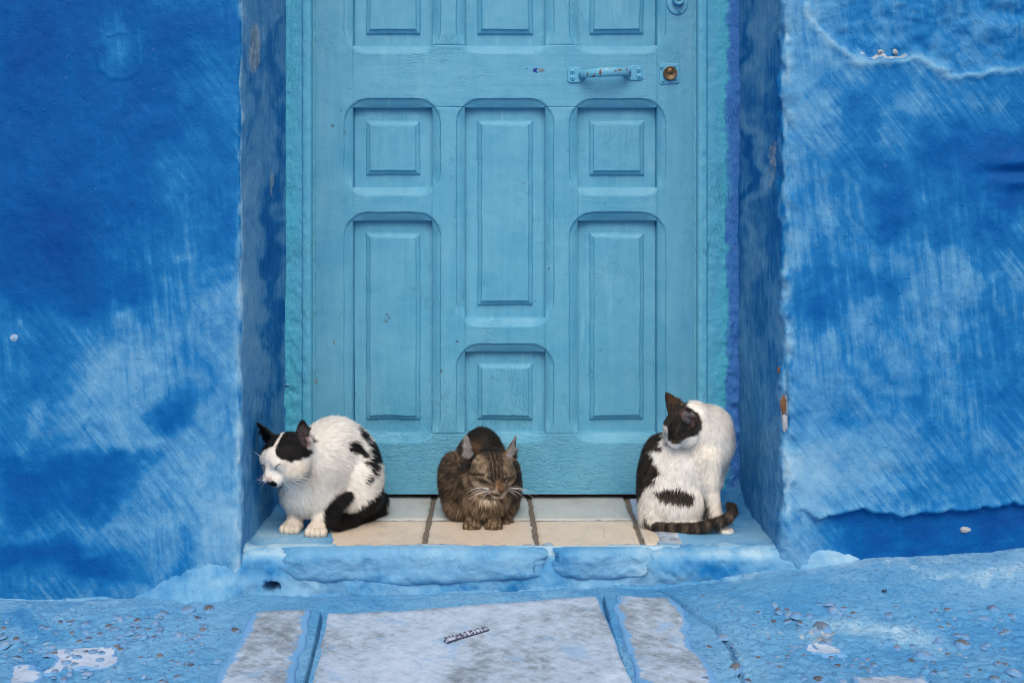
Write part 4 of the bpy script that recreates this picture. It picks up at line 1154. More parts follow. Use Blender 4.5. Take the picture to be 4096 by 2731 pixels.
def fur_mesh(V, Q, N, color_at, length_at, flow, count, seed, width=.24, lift=.20, mask=None):
    r = np.random.default_rng(seed)
    a, b, c, d = V[Q[:, 0]], V[Q[:, 1]], V[Q[:, 2]], V[Q[:, 3]]
    area = np.linalg.norm(np.cross(c-a, d-b), axis=1)/2
    ctr = (a+b+c+d)/4
    wgt = area.copy()
    L0 = length_at(ctr)
    wgt = wgt*np.clip(9/np.maximum(L0, 2), .7, 3)*(L0 > .5)
    # what faces away from the street side needs less
    nq = N[Q].mean(1)
    view = np.array([0, -2000, CAM_H*1000]) - ctr; view /= np.linalg.norm(view, axis=1)[:, None]
    wgt *= np.where((nq*view).sum(1) > -.35, 1, .18)
    fi = r.choice(len(Q), count, p=wgt/wgt.sum())
    u, v = r.random(count)[:, None], r.random(count)[:, None]
    p = (a[fi]*(1-u)*(1-v) + b[fi]*u*(1-v) + c[fi]*u*v + d[fi]*(1-u)*v)
    n = N[Q[fi]]
    n = (n[:, 0]*(1-u)*(1-v) + n[:, 1]*u*(1-v) + n[:, 2]*u*v + n[:, 3]*(1-u)*v); n /= np.linalg.norm(n, axis=1)[:, None]
    f = flow(p)
    # clumps: neighbours lean the same way
    cl = np.stack([fbm(p[:, 0]/7, p[:, 1]/7, p[:, 2]/7, 2, seed+i*7) for i in range(3)], -1)
    f = f/np.maximum(np.linalg.norm(f, axis=1), 1e-6)[:, None] + .42*cl + .20*r.normal(size=(count, 3))
    f = f - n*(f*n).sum(1)[:, None]; f /= np.maximum(np.linalg.norm(f, axis=1), 1e-6)[:, None]
    guard = r.random(count) < .11
    ln = length_at(p)*r.uniform(.6, 1.2, count)*np.where(guard, 1.32, 1)
    lf = (lift*r.uniform(.5, 1.5, count)*np.where(guard, 1.55, 1))[:, None]
    side = np.cross(f, n); side /= np.maximum(np.linalg.norm(side, axis=1), 1e-6)[:, None]
    w = (width*r.uniform(.7, 1.3, count)*np.clip(ln/9, .6, 1.25)*np.where(guard, 1.3, 1))[:, None]
    root = p - n*.3
    mid = p + (f + n*lf*1.3)*(ln*.5)[:, None]
    tip = p + (f*1.0 + n*lf*.9)*ln[:, None]; tip[:, 2] -= .06*ln
    tip[:, 2] = np.maximum(tip[:, 2], 1.2); mid[:, 2] = np.maximum(mid[:, 2], 1.0)
    VV = np.stack([root-side*w, root+side*w, mid-side*w*.8, mid+side*w*.8, tip], 1).reshape(-1, 3)
    i = (np.arange(count)*5)[:, None]
    T = np.vstack([i+np.array([[0, 1, 3]]), i+np.array([[0, 3, 2]]), i+np.array([[2, 3, 4]])])
    col = color_at(p, r)*np.where(guard, r.uniform(.72, 1.25, count), 1)[:, None]
    col = col*(1 + .16*fbm(p[:, 0]/5, p[:, 1]/5, p[:, 2]/5, 2, seed+77))[:, None]
    col = np.repeat(col[:, None], 5, 1)*np.array([.82, .82, 1, 1, 1.08])[None, :, None]
    nn = np.repeat((n*.85 + .25*f*0 + .12*r.normal(size=(count, 3)))[:, None], 5, 1).reshape(-1, 3); nn /= np.linalg.norm(nn, axis=1)[:, None]
    me = mk_mesh('fur', VV/1000, T, True, {'col': np.clip(col.reshape(-1, 3), 0, 1)})
    me.normals_split_custom_set_from_vertices(nn.tolist())
    return me

n = NT('cat_coat')
M_COAT = n.done(n.attr('col', 'Color'), .75, None, .12)
n.b.inputs['Sheen Weight'].default_value = .08
n = NT('cat_fur')
M_FUR = n.done(n.attr('col', 'Color'), .6, None, .18)
M_LID = simple('dark_lid', (.012, .009, .008), .5)
M_WHISK = simple('whisker_white', (.85, .84, .82), .4)
M_CLAW = simple('dark_claw', (.02, .016, .014), .4)

WHITE = np.array([.88, .86, .82]); BLACK = np.array([.010, .0095, .0105]); PINK = np.array([.48, .30, .27])

def make_cat(S, pattern, length_at, flow, count, seed, label, lids=(), whiskers=(), claws=(), loc=(0, 0), smooth=2):
    V, Q = S.surface()
    V, Q = keep_largest(V, Q)
    V = relax(V, Q, smooth)
    V[:, 2] = np.maximum(V[:, 2], .6)
    def colour(p, r=None):
        px, py = px_of(p[:, 0]/1000, p[:, 1]/1000, p[:, 2]/1000)
        return pattern(p, px, py, r)
    me = mk_mesh('body', V/1000, Q, True, {'col': np.clip(colour(V)*.92, 0, 1)})
    N = np.zeros(len(V)*3, np.float32); me.vertex_normals.foreach_get('vector', N); N = N.reshape(-1, 3).astype(float)
    root = thing('cat', (loc[0], loc[1], .001), label, 'cat', None)
    put(obj('body', me, M_COAT), root)
    put(obj('fur', fur_mesh(V, Q, N, colour, length_at, flow, count, seed), M_FUR, kind='stuff'), root)
    for pts, rad in lids:
        w = [V[i] + N[i]*1.5 + np.array([0, -2.0, 0]) for i in (first_hit(V, x, y) for x, y in pts)]
        w = np.array(w)/1000
        tt = np.linspace(0, 1, len(w)); ts = np.linspace(0, 1, 13)
        w = np.stack([np.interp(ts, tt, w[:, i]) for i in range(3)], -1)
        w[1:-1] = (w[:-2] + 2*w[1:-1] + w[2:])/4
        put(obj('closed_eye', tube_mesh('closed_eye', w, rad/1000*np.sin(np.linspace(.25, math.pi-.25, 13))**.6, 6), M_LID), root)
    for (x0, y0), (x1, y1), sag, dep in whiskers:
        i = first_hit(V, x0, y0); a = V[i]/1000
        b = P(x1, y1, a[1] + dep)
        ts = np.linspace(0, 1, 9)[:, None]
        w = a + (b-a)*ts; w[:, 2] += (sag*np.sin(math.pi*ts[:, 0])); w[:, 1] -= .008*np.sin(math.pi*ts[:, 0])
        put(obj('whisker', tube_mesh('whisker', w, np.linspace(.00042, .00012, 9), 5), M_WHISK), root)
    for x, y, dxp, dyp in claws:
        i = first_hit(V, x, y); a = V[i]/1000 + np.array([0, -.0012, 0]); b = P(x+dxp, y+dyp, a[1]-.001)
        put(obj('claw', tube_mesh('claw', [a, (a+b)/2+np.array([0, -.0006, 0]), b], [.0011, .0010, .0004], 6), M_CLAW), root)
    return root, V

def mm(x, y, Y): return P(x, y, Y)*1000
RES = 1.9

def streak3(p, s, seed): return fbm(p[:, 0]/s[0], p[:, 1]/s[1], p[:, 2]/s[2], 3, seed)

# ---------------------------------------------------------------- cat 1: black and white, crouched by the left reveal
K = .3827
c1 = lambda x, y, Y: mm(980 + x*K, 1600 + y*K, Y)
q1 = lambda *pts: [(980 + x*K, 1600 + y*K) for x, y in pts]
S = Sculpt((-505, 30, -4), (-215, 330, 245), RES)
S.ell(c1(930, 520, .215), (66, 72, 66), 24)                  # arched back
S.ell(c1(1120, 690, .235), (58, 66, 72), 26)                 # loin and rump
S.ell(c1(770, 700, .175), (62, 62, 72), 24)                  # ribs
S.ell(c1(610, 820, .147), (47, 48, 62), 22)                  # chest
S.ell(c1(700, 960, .155), (58, 48, 50), 18)
S.ell(c1(630, 1010, .158), (40, 38, 32), 14)
S.ell(c1(1235, 850, .205), (40, 52, 62), 16)                 # thigh
S.ell(c1(1130, 1020, .20), (52, 50, 36), 14)
S.ell(c1(1330, 1020, .245), (22, 40, 40), 14)
S.cone(c1(650, 700, .14), c1(500, 640, .105), 50, 42, 20)    # neck
S.cone(c1(560, 1080, .150), c1(512, 1270, .138), 20, 13, 8)
S.cone(c1(800, 1080, .145), c1(775, 1300, .122), 22, 14, 8)
paw(S, c1(490, 1322, .128), (-.12, -1, 0), 42, 40, 27)
paw(S, c1(755, 1352, .108), (-.02, -1, 0), 44, 42, 29)
tp = [c1(1400, 1060, .285), c1(1390, 1130, .26), c1(1250, 1190, .215), c1(1090, 1245, .17), c1(960, 1275, .142), c1(905, 1240, .128), c1(925, 1160, .124), c1(985, 1085, .122), c1(1040, 1030, .124), c1(1082, 992, .127)]
S.chain(tp, [20, 19, 16.5, 15.5, 15, 14, 11.5, 9.5, 8.5, 6.5], 5)
R1 = frame3((-.60, -.66, -.50), (-.70, .70, .04))
h1 = c1(432, 588, .098)
H1 = head(S, h1, R1, 1.27, 1.05)
S.ear(c1(262, 372, .122), c1(112, 226, .125), (-.85, -.55, -.1), 21, 2.4, .010, 6, .95)
S.ear(c1(602, 392, .086), c1(598, 202, .078), (.35, -.93, 0), 16.5, 2.4, .012, 6, .52)
def chain_dist(p, pts):
    d = np.full(len(p), 1e9); arc = np.zeros(len(p)); acc = 0
    for a, b in zip(pts[:-1], pts[1:]):
        ba = b-a; L = np.linalg.norm(ba)
        t = np.clip(((p-a)@ba)/(L*L), 0, 1)
        q = np.linalg.norm(p-a-t[:, None]*ba, axis=1)
        m = q < d; d = np.where(m, q, d); arc = np.where(m, acc+t*L, arc); acc += L
    return d, arc
TAIL1 = tp
def pat1(p, px, py, r):
    w = np.zeros(len(p))
    edge = 1.5
    def add(pts, rag=4, blur=3, seed=1):
        nonlocal w
        w = np.maximum(w, soft(px, py, q1(*pts), blur, rag, seed))
    # cap with the white blaze running up from the nose
    add([(95, 215), (150, 330), (180, 470), (168, 560), (205, 520), (250, 500), (303, 470), (343, 400), (384, 345), (420, 318), (470, 300), (300, 290), (200, 230)], 3, 2, 2)
    add([(324, 470), (320, 545), (345, 600), (400, 618), (470, 640), (520, 632), (600, 605), (660, 590), (700, 560), (702, 515), (640, 490), (668, 420), (672, 300), (640, 200), (560, 190), (500, 290), (440, 320), (390, 360)], 3, 2, 3)
    add([(690, 380), (715, 395), (745, 440), (715, 455), (690, 430)], 3, 3, 4)
    add([(1170, 270), (1260, 330), (1320, 425), (1230, 420), (1190, 370)], 4, 4, 5)
    add([(1080, 430), (1160, 420), (1215, 480), (1270, 560), (1290, 610), (1225, 590), (1130, 545), (1070, 535)], 5, 5, 6)
    add([(1255, 415), (1400, 440), (1480, 550), (1500, 665), (1400, 650), (1378, 720), (1330, 810), (1275, 880), (1255, 850), (1300, 760), (1280, 690), (1225, 640), (1300, 600), (1295, 520)], 6, 5, 7)
    add([(1470, 810), (1400, 950), (1260, 1050), (1180, 1120), (1000, 1170), (985, 1210), (1010, 1120), (1130, 985), (1120, 950), (1060, 955), (850, 1110), (825, 1250), (860, 1390), (1000, 1400), (1330, 1270), (1470, 1180), (1520, 900)], 3, 3, 8)
    add([(215, 850), (262, 852), (292, 830), (300, 848), (325, 850), (342, 885), (320, 905), (280, 900), (262, 897), (230, 880)], .8, 1.2, 9)
    td, _ = chain_dist(p, TAIL1); w = np.maximum(w, sstep(22, 18, td))
    n1 = streak3(p, (9, 9, 9), 31)
    col = WHITE*(1 + .06*n1[:, None])
    # yellowed chest, feet and grey cheek
    dirt = sstep(1080, 1300, (py-1600)/K)*.6 + .50*soft(px, py, q1((380, 650), (700, 640), (780, 800), (700, 900), (450, 860)), 14, 8, 11)
    dirt = np.clip(dirt + .12*n1, 0, 1)[:, None]
    col = col*(1-dirt) + np.array([.56, .47, .36])*dirt
    pk = np.maximum(soft(px, py, q1((215, 800), (280, 795), (290, 835), (262, 852), (215, 850)), 2, 1, 12)*.6, soft(px, py, q1((285, 905), (340, 905), (400, 885), (395, 912), (330, 935), (290, 925)), 2, 1, 13)*.8)
    pk = np.maximum(pk, .55*soft(px, py, q1((560, 300), (640, 260), (660, 340), (655, 460), (620, 480), (560, 400)), 6, 5, 14))
    bl = w[:, None]
    if r is not None:
        bl = (r.random(len(p)) < w)[:, None].astype(float)
        col = col*r.uniform(.92, 1.07, len(p))[:, None]
    blk = BLACK*(1 + .5*n1[:, None])
    ear = (.42 if r is None else .6*(r.random(len(p)) < .4))*soft(px, py, q1((545, 320), (600, 250), (650, 300), (655, 480), (600, 470), (550, 400)), 5, 4, 15)
    out = col*(1-bl) + blk*bl
    out = out*(1-ear[:, None]) + np.array([.22, .16, .16])*ear[:, None]
    rim = soft(px, py, q1((630, 395), (660, 385), (680, 440), (680, 500), (655, 500), (650, 440)), 2, 1, 16)*.85
    out = out*(1-rim[:, None]) + np.array([.55, .38, .36])*rim[:, None]
    return out*(1-pk[:, None]*(1-bl)) + PINK*pk[:, None]*(1-bl)
def len1(p):
    d = np.linalg.norm(p-h1, axis=1)
    L = lerp(5.0, 11.5, sstep(52, 80, d))
    face = (p-h1) @ R1[1]
    L = np.where((face > 22) & (d < 72), 2.6, L)
    L = np.where(p[:, 2] < 34, np.where(((p[:, 1] < 150) & (p[:, 0] < -345)), 2.2, 10), L)
    L = np.where((p[:, 2] > h1[2]+44) & (d < 110) & (p[:, 0] < -385), 2.5, L)
    return L
def flow1(p):
    away = p - h1
    f = away/np.linalg.norm(away, axis=1)[:, None] + np.array([.25, .1, -.55])
    return f
LID1 = [(q1((322, 735), (325, 700), (350, 678), (385, 660)), .9), (q1((178, 672), (196, 680), (214, 690)), .75)]
WH1 = [((980+x*K, 1600+y*K), (980+u*K, 1600+v*K), s, d) for x, y, u, v, s, d in ((400, 832, 600, 800, .006, .0), (410, 842, 690, 830, .007, .0), (415, 850, 720, 880, .007, -.005), (415, 856, 690, 945, .008, -.01), (408, 862, 590, 950, .006, -.01), (400, 868, 520, 985, .006, -.01), (420, 846, 760, 860, .008, 0.0),
    (222, 835, 110, 830, .004, .03), (220, 842, 80, 862, .004, .03), (222, 850, 130, 890, .004, .02), (226, 858, 160, 935, .004, .02), (215, 828, 150, 790, .004, .03), (165, 588, 85, 530, .003, .02))]
CL1 = ()
make_cat(S, pat1, len1, flow1, 115000, 1, 'black and white cat with closed eyes crouching against the dark blue reveal', LID1, WH1, CL1, (-.36, .17))

# ---------------------------------------------------------------- cat 2: brown tabby, crouched facing the street
K2 = .3316
c2 = lambda x, y, Y: mm(1680 + x*K2, 1660 + y*K2, Y)
q2 = lambda *pts: [(1680 + x*K2, 1660 + y*K2) for x, y in pts]
S = Sculpt((-170, 90, -4), (35, 385, 205), RES)
S.ell(c2(745, 420, .295), (37, 52, 45), 18)                 # top of the back
S.ell(c2(725, 610, .290), (56, 60, 60), 20)
S.ell(c2(388, 750, .262), (28, 50, 50), 9)                 # haunches
S.ell(c2(412, 925, .262), (24, 50, 44), 14)
S.ell(c2(1095, 850, .270), (21, 46, 58), 9)
S.ell(c2(740, 880, .225), (66, 46, 54), 20)                 # ribs
S.ell(c2(780, 985, .192), (46, 34, 42), 16)
S.ell(c2(790, 1080, .187), (40, 30, 27), 12)                 # ruff
S.ell(c2(760, 800, .205), (42, 36, 46), 18)
S.cone(c2(640, 1130, .195), c2(628, 1270, .180), 15, 12, 8)
S.cone(c2(890, 1130, .195), c2(890, 1270, .180), 15, 12, 8)
paw(S, c2(628, 1315, .166), (-.05, -1, 0), 36, 36, 21)
paw(S, c2(888, 1315, .166), (.05, -1, 0), 36, 36, 21)
S.cone(c2(1055, 1130, .235), c2(1035, 1300, .205), 10, 9, 8)
S.cone(c2(1035, 1310, .195), c2(1000, 1310, .24), 9, 10, 6)
S.ell(c2(500, 1090, .24), (34, 44, 28), 12)
R2 = frame3((.20, -.74, -.62), (1, .20, .03))
h2 = c2(872, 640, .170)
H2 = head(S, h2, R2, 1.08, 1.02)
S.ear(c2(662, 505, .172), c2(560, 236, .166), (-.70, -.70, .05), 21, 2.0, .011, 6, .98)
S.ear(c2(1062, 492, .178), c2(1162, 236, .174), (.80, -.56, .05), 20, 2.0, .011, 6, .98)
TB_D = np.array([.014, .0115, .0095]); TB_M = np.array([.090, .060, .038]); TB_L = np.array([.30, .225, .15]); TB_W = np.array([.80, .74, .66])
def pat2(p, px, py, r):
    X, Y = (px-1680)/K2, (py-1660)/K2
    a = (p-h2) @ R2.T / 1.06           # head-local mm: lateral, forward, up
    ishead = (np.linalg.norm(p-h2, axis=1) < 62) & (a[:, 1] > -14)
    n1 = streak3(p, (14, 14, 14), 71); n2 = streak3(p, (5, 5, 5), 73)
    # coat: brown agouti with broken darker bars
    bars = np.sin(p[:, 2]/6.8 + p[:, 0]/16 + 1.9*n1)*.5 + .5
    t = .27 - .24*bars*(.6+.4*n1) + .15*n2
    t = t - .26*sstep(720, 300, Y)*sstep(260, 90, np.abs(X-735)) - .16*sstep(480, 620, X)*sstep(900, 700, Y)     # dark spine
    t = t + .18*sstep(900, 1100, Y)
    ruff = soft(px, py, q2((520, 900), (1080, 880), (1030, 1100), (870, 1260), (760, 1250), (560, 1130)), 10, 8, 21)
    t = lerp(t, .62 + .2*n2 - .3*(np.sin(Y/34 + .9*n1) > .45), ruff)
    bib = soft(px, py, q2((640, 990), (980, 960), (900, 1090), (740, 1090)), 12, 6, 22)
    t = t + .2*bib - .36*soft(px, py, q2((600, 1010), (700, 1085), (860, 1120), (1000, 1050), (1040, 1000), (960, 1010), (860, 1060), (720, 1040), (640, 985)), 6, 4, 23)
    legs = sstep(1190, 1260, Y)
    t = lerp(t, .46 + .18*n2 - .25*(np.sin(X/9 + 2*n1) > .8), legs)
    # face
    tf = .54 + .20*n2
    crown = sstep(19, 11, np.abs(a[:, 0] + 2.5*n1))*sstep(4, 12, a[:, 2])*sstep(40, 32, a[:, 1] + .2*np.abs(a[:, 0]))
    tf = lerp(tf, .04 + .30*(np.sin(a[:, 0]*.9) > .6), crown*.95)
    for pts, v, bl_ in (([(590, 665), (650, 690), (780, 705), (770, 720), (650, 715), (590, 690)], .02, 3), ([(650, 750), (720, 810), (860, 835), (870, 800), (800, 780), (700, 760)], .16, 5),
            ([(1010, 790), (1080, 760), (1130, 720), (1120, 780), (1040, 800)], .16, 4), ([(870, 640), (885, 740), (870, 740), (855, 650)], .03, 3), ([(1030, 650), (1050, 720), (1035, 730), (1015, 660)], .06, 3),
            ([(780, 735), (860, 790), (870, 830), (820, 800), (775, 760)], .78, 3), ([(1060, 740), (1100, 720), (1040, 800), (1025, 800)], .78, 3), ([(620, 810), (700, 800), (800, 850), (850, 880), (700, 900), (640, 860)], .82, 8), ([(1060, 820), (1120, 790), (1090, 850), (1050, 870)], .85, 5),
            ([(650, 540), (740, 550), (720, 572), (655, 565)], .85, 3), ([(880, 890), (960, 900), (965, 960), (930, 990), (850, 960)], .92, 4), ([(980, 960), (1050, 880), (1060, 900), (1000, 990), (940, 1000)], .95, 4), ([(850, 960), (960, 985), (1000, 985), (940, 1005), (880, 990)], .95, 3),
            ([(860, 930), (955, 960), (940, 975), (870, 955)], .25, 2), ([(830, 875), (900, 885), (895, 900), (840, 890)], .1, 2), ([(560, 560), (600, 600), (590, 760), (570, 700)], .45, 5)):
        m = soft(px, py, q2(*pts), bl_, 2, 31)
        tf = lerp(tf, v, m)
    t = np.where(ishead, tf, t)
    if r is not None:
        t = t + r.normal(0, .11, len(p))
        tick = r.random(len(p)) < .17
        t = np.where(tick & (t < .5), t + .28, t)
    t = np.clip(t, 0, 1)
    pal = np.array([TB_D, TB_D*2.2, TB_M, TB_M*1.7, TB_L, TB_L*1.35, TB_W])
    xs_ = np.array([0, .15, .34, .48, .66, .8, 1])
    col = np.stack([np.interp(t, xs_, pal[:, i]) for i in range(3)], -1)
    def paint(pts, c, k, bl_=3):
        nonlocal col
        m = (soft(px, py, q2(*pts), bl_, 1.5, 35)*k)[:, None]
        col = col*(1-m) + np.array(c)*m
    paint([(900, 830), (930, 780), (985, 790), (1010, 860), (1000, 920), (940, 910)], (.20, .095, .045), .75, 5)
    paint([(930, 905), (1010, 895), (985, 935), (965, 945)], (.16, .055, .035), .9, 2)
    paint([(600, 290), (640, 320), (735, 385), (740, 490), (700, 470), (650, 400)], (.13, .06, .028), .75, 5)
    paint([(980, 370), (1060, 340), (1140, 270), (1090, 360), (1040, 450), (1000, 490), (985, 430)], (.11, .05, .024), .8, 5)
    paint([(556, 240), (575, 262), (640, 400), (660, 470), (600, 520), (565, 500), (560, 350)], (.52, .48, .45), .85, 3)
    paint([(1165, 240), (1140, 330), (1125, 470), (1080, 520), (1035, 480), (1060, 420), (1110, 340)], (.55, .52, .50), .85, 3)
    return col
def len2(p):
    d = np.linalg.norm(p-h2, axis=1); a = (p-h2) @ R2.T
    L = lerp(4.5, 12.5, sstep(44, 66, d))
    L = np.where((a[:, 1] > 16) & (d < 62), 2.4, L)
    L = np.where((p[:, 2] < 30) & (p[:, 1] < 195), 2.0, L)
    L = np.where((p[:, 2] > h2[2]+40) & (p[:, 1] < 205) & (np.abs(p[:, 0]-h2[0]) > 26), 2.0, L)
    L = np.where((np.abs(a[:, 0]) < 22) & (a[:, 2] > 14) & (a[:, 1] < 16), 7, L)
    return L
def flow2(p):
    away = p - h2
    return away/np.linalg.norm(away, axis=1)[:, None]*.9 + np.array([0, .15, -.7])
LID2 = [(q2((790, 735), (840, 752), (880, 775), (905, 805)), 1.7), (q2((1012, 810), (1022, 778), (1050, 752), (1085, 735)), 1.6)]
WH2 = [((1680+x*K2, 1660+y*K2), (1680+u*K2, 1660+v*K2), s, d) for x, y, u, v, s, d in ((830, 890, 560, 945, .008, -.005), (835, 898, 590, 920, .008, 0), (840, 905, 560, 990, .008, -.005), (845, 915, 640, 985, .006, -.008), (850, 925, 600, 1010, .006, -.008), (855, 935, 745, 1005, .004, -.008),
    (1050, 880, 1205, 862, .004, 0), (1058, 888, 1290, 920, .007, 0), (1060, 896, 1380, 1010, .010, 0), (1058, 905, 1280, 1015, .008, -.004), (1052, 912, 1180, 1000, .006, -.006), (1060, 892, 1410, 970, .010, .01))]
CL2 = [(1680+x*K2, 1660+y*K2, a, b) for x, y, a, b in ((570, 1340, 3, 6), (640, 1335, 0, 12), (665, 1350, 5, 7), (830, 1345, -2, 8), (890, 1340, -3, 10), (925, 1335, -3, 12), (950, 1330, 3, 8))]
make_cat(S, pat2, len2, flow2, 115000, 2, 'brown tabby cat dozing in a crouch on the cream tiles', LID2, WH2, CL2, (-.06, .22))

# ---------------------------------------------------------------- cat 3: white with tabby patches, sitting and licking its back
K3 = .4209
c3 = lambda x, y, Y: mm(2480 + x*K3, 1520 + y*K3, Y)
q3 = lambda *pts: [(2480 + x*K3, 1520 + y*K3) for x, y in pts]
S = Sculpt((225, 60, -4), (470, 310, 280), RES)
S.ell(c3(470, 1130, .195), (64, 58, 58), 20)                # seat
S.ell(c3(560, 1180, .165), (50, 36, 46), 16)                # near thigh
S.ell(c3(440, 900, .205), (58, 54, 62), 22)                 # back
S.ell(c3(560, 860, .19), (58, 48, 56), 22)                  # flank
S.ell(c3(430, 690, .205), (42, 44, 40), 20)                 # shoulder hump being licked
S.ell(c3(640, 740, .19), (48, 46, 40), 20)
S.ell(c3(850, 640, .205), (40, 44, 62), 18)                 # chest
S.ell(c3(780, 520, .20), (52, 46, 52), 18)
S.cone(c3(840, 460, .205), c3(700, 350, .18), 40, 31, 18)   # neck arching back
S.cone(c3(870, 430, .21), c3(900, 600, .21), 36, 38, 18)
S.cone(c3(845, 760, .165), c3(850, 960, .155), 27, 19, 14)  # near foreleg
S.cone(c3(850, 960, .155), c3(905, 1250, .145), 18, 11.5, 8)
S.cone(c3(905, 1250, .145), c3(965, 1400, .14), 11.5, 11, 6)
S.cone(c3(930, 800, .215), c3(905, 960, .21), 20, 16, 14)   # far foreleg
S.cone(c3(905, 960, .21), c3(835, 1290, .19), 13, 9, 8)
paw(S, c3(990, 1418, .128), (.35, -1, 0), 27, 34, 18)
paw(S, c3(850, 1330, .185), (.3, -1, 0), 26, 32, 16)
S.ell(c3(600, 1380, .15), (46, 26, 16), 10)                 # hind foot
S.ell(c3(320, 1300, .185), (30, 40, 34), 14)
tp = [c3(300, 1330, .17), c3(370, 1395, .145), c3(500, 1412, .13), c3(650, 1410, .12), c3(800, 1385, .113), c3(930, 1350, .108), c3(1030, 1305, .107), c3(1075, 1250, .110), c3(1070, 1205, .115), c3(1028, 1182, .120)]
S.chain(tp, [14, 10.5, 9.2, 8.8, 8.6, 8.6, 8.4, 7.8, 7, 5], 4)
R3 = frame3((-.68, -.16, -.72), (.54, -.62, -.50))
h3 = c3(590, 438, .140)
H3 = head(S, h3, R3, .97, .96)
S.ear(c3(530, 268, .160), c3(430, 108, .164), (-.50, -.75, .45), 19, 2.2, -.006, 6, .68)
S.ear(c3(640, 425, .106), c3(632, 272, .078), (.30, -.90, -.30), 18, 2.2, .014, 5, .50)
TAIL3 = tp
def pat3(p, px, py, r):
    X, Y = (px-2480)/K3, (py-1520)/K3
    n1 = streak3(p, (11, 11, 11), 91); n2 = streak3(p, (4, 4, 4), 93)
    w = np.zeros(len(p))
    def add(pts, rag=5, blur=3, seed=1):
        nonlocal w
        w = np.maximum(w, soft(px, py, q3(*pts), blur, rag, seed))
    add([(430, 470), (290, 530), (200, 650), (150, 780), (100, 950), (110, 1060), (170, 1150), (225, 1060), (245, 1000), (330, 960), (375, 880), (350, 790), (310, 700), (290, 660), (440, 665), (470, 640), (430, 600)], 5, 4, 2)
    add([(320, 1060), (420, 1010), (600, 1020), (690, 1070), (720, 1110), (660, 1180), (520, 1165), (400, 1140)], 5, 4, 3)
    add([(240, 1250), (280, 1340), (400, 1385), (560, 1385), (640, 1350), (800, 1320), (960, 1290), (1030, 1240), (1000, 1190), (990, 1150), (1090, 1150), (1130, 1260), (1080, 1350), (960, 1400), (880, 1450), (640, 1470), (300, 1450), (230, 1350)], 3, 3, 4)
    td, arc = chain_dist(p, TAIL3); w = np.maximum(w, sstep(15.5, 12.5, td))
    hd = (np.linalg.norm(p-h3, axis=1) < 64)
    hw = soft(px, py, q3((380, 60), (470, 70), (560, 160), (640, 185), (630, 250), (740, 320), (775, 400), (770, 480), (720, 530), (640, 550), (560, 600), (500, 605), (455, 570), (450, 470), (425, 440), (400, 420), (430, 250)), 3, 2, 5)
    w = np.where(hd | (p[:, 2] > h3[2]+40), hw, w)
    leg = .75*soft(px, py, q3((800, 1130), (840, 1150), (875, 1290), (840, 1310), (805, 1240)), 4, 3, 6)  # brownish shadow on the far foreleg, painted into the coat
    col = WHITE*(1.02 + .06*n1[:, None])
    yel = np.clip(.5*soft(px, py, q3((640, 600), (900, 640), (960, 1280), (850, 1300), (780, 1000), (740, 800), (640, 680)), 14, 6, 7) + .35*sstep(1200, 1400, Y), 0, 1)[:, None]
    col = col*(1-yel*.55) + np.array([.72, .64, .53])*yel*.55
    bars = np.sin(p[:, 2]/4.6 + p[:, 0]/20 + 1.2*n1)*.5 + .5
    t = .17 - .12*bars + .10*n2
    tail = td < 14.5
    t = np.where(tail, .34 - .34*sstep(-.3, .3, np.sin(arc/3.6 + .6*n1)) + .10*n2, t)
    t = np.where((X > 985) & (Y < 1240), .02, t)
    lf = (p-h3) @ R3.T/.9
    t = np.where(hd, .30 + .16*n2 - .22*(np.abs(lf[:, 0]) < 9) - .16*sstep(0, 14, lf[:, 2]), t)
    if r is not None:
        col = col*r.uniform(.92, 1.07, len(p))[:, None]
        t = t + r.normal(0, .12, len(p)); t = np.where((r.random(len(p)) < .10), t + .25, t)
    t = np.clip(t, 0, 1)
    pal = np.array([TB_D, TB_D*2.4, TB_M, TB_M*1.8, TB_L])
    tb = np.stack([np.interp(t, [0, .15, .36, .55, .8], pal[:, i]) for i in range(3)], -1)
    tb = lerp(tb, tb.mean(1)[:, None]*np.array([1.05, 1.0, .95]), .45)
    bl = w[:, None] if r is None else (r.random(len(p)) < w)[:, None].astype(float)
    out = col*(1-bl) + tb*bl
    out = out*(1-leg[:, None]) + np.array([.20, .14, .10])*leg[:, None]
    def paint(pts, c, k, bl_=3):
        nonlocal out
        m = (soft(px, py, q3(*pts), bl_, 1.5, 35)*k)[:, None]
        out = out*(1-m) + np.array(c)*m
    paint([(440, 130), (480, 150), (560, 190), (540, 215), (480, 230), (455, 190)], (.10, .045, .022), .7, 4)
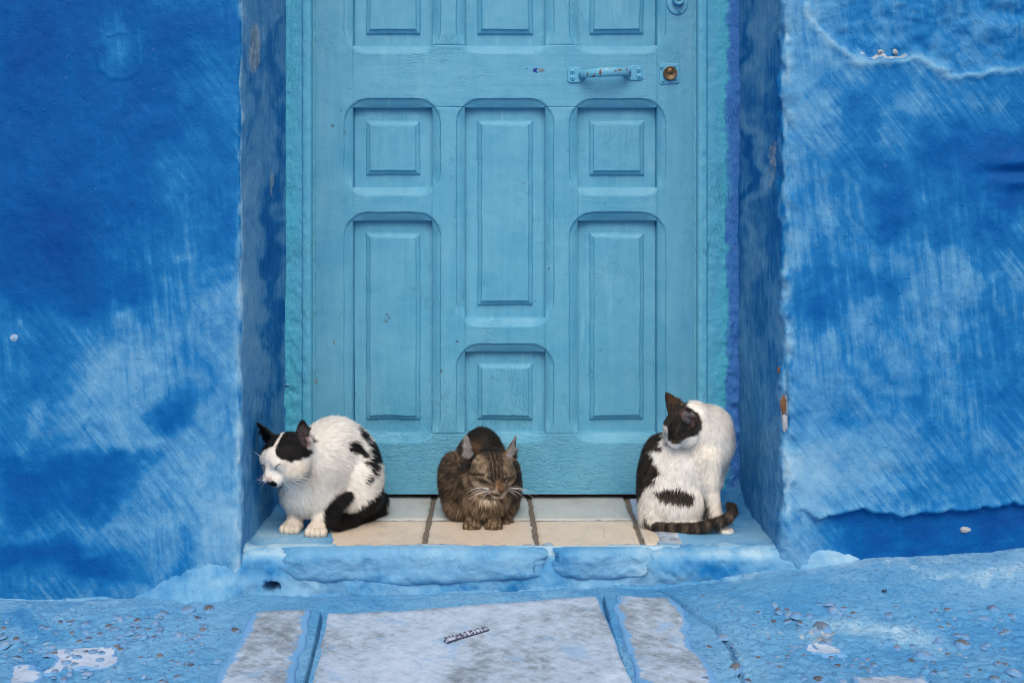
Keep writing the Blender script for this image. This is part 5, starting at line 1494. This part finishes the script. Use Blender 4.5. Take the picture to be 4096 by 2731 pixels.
    paint([(560, 320), (600, 285), (680, 310), (705, 380), (690, 440), (660, 400), (600, 370)], (.14, .075, .062), .8, 4)
    paint([(590, 345), (640, 360), (665, 400), (640, 410), (605, 380)], (.6, .56, .54), .45, 2)
    paint([(672, 385), (700, 380), (698, 440), (680, 450)], (.32, .17, .14), .8, 2)
    paint([(470, 560), (540, 575), (600, 560), (560, 600), (500, 605)], (.22, .14, .085), .6, 4)
    paint([(405, 440), (445, 440), (450, 560), (455, 590), (470, 615), (440, 630), (410, 610)], (.70, .68, .66), .95, 2)
    paint([(418, 598), (448, 600), (452, 618), (425, 622)], (.30, .16, .14), .6, 2)
    return out
def len3(p):
    d = np.linalg.norm(p-h3, axis=1)
    L = lerp(4.0, 10.5, sstep(44, 64, d))
    L = np.where(((p-h3) @ R3[1] > 20) & (d < 58), 2.3, L)
    L = np.where((p[:, 2] < 20) & (p[:, 0] > 395) & (p[:, 1] < 135), 2.0, L)
    L = np.where((p[:, 2] < 110) & (p[:, 0] > 368) & (p[:, 2] > 62), 6, L)
    L = np.where((p[:, 2] > h3[2]+42) & (p[:, 0] < 325), 2.2, L)
    return L
def flow3(p):
    f = np.zeros_like(p); f[:, 2] = -.8
    f[:, 0] = np.where(p[:, 2] > 150, -.15, -.15); f[:, 1] = .05
    nk = sstep(200, 240, p[:, 2])[:, None]
    f = f*(1-nk) + np.array([.7, .1, -.35])*nk
    d = np.linalg.norm(p-h3, axis=1)
    hd = sstep(60, 46, d)[:, None]
    return f*(1-hd) - R3[1]*hd
LID3 = [(q3((528, 548), (575, 556), (625, 545), (650, 538)), .8)]
WH3 = [((2480+x*K3, 1520+y*K3), (2480+u*K3, 1520+v*K3), s, d) for x, y, u, v, s, d in ((470, 615, 560, 660, .002, -.006), (480, 612, 590, 640, .002, -.006), (485, 608, 600, 625, .002, -.006), (465, 618, 520, 665, .002, -.006))]
make_cat(S, pat3, len3, flow3, 115000, 3, 'white cat with dark tabby patches sitting and licking its back', LID3, WH3, (), (.34, .17))
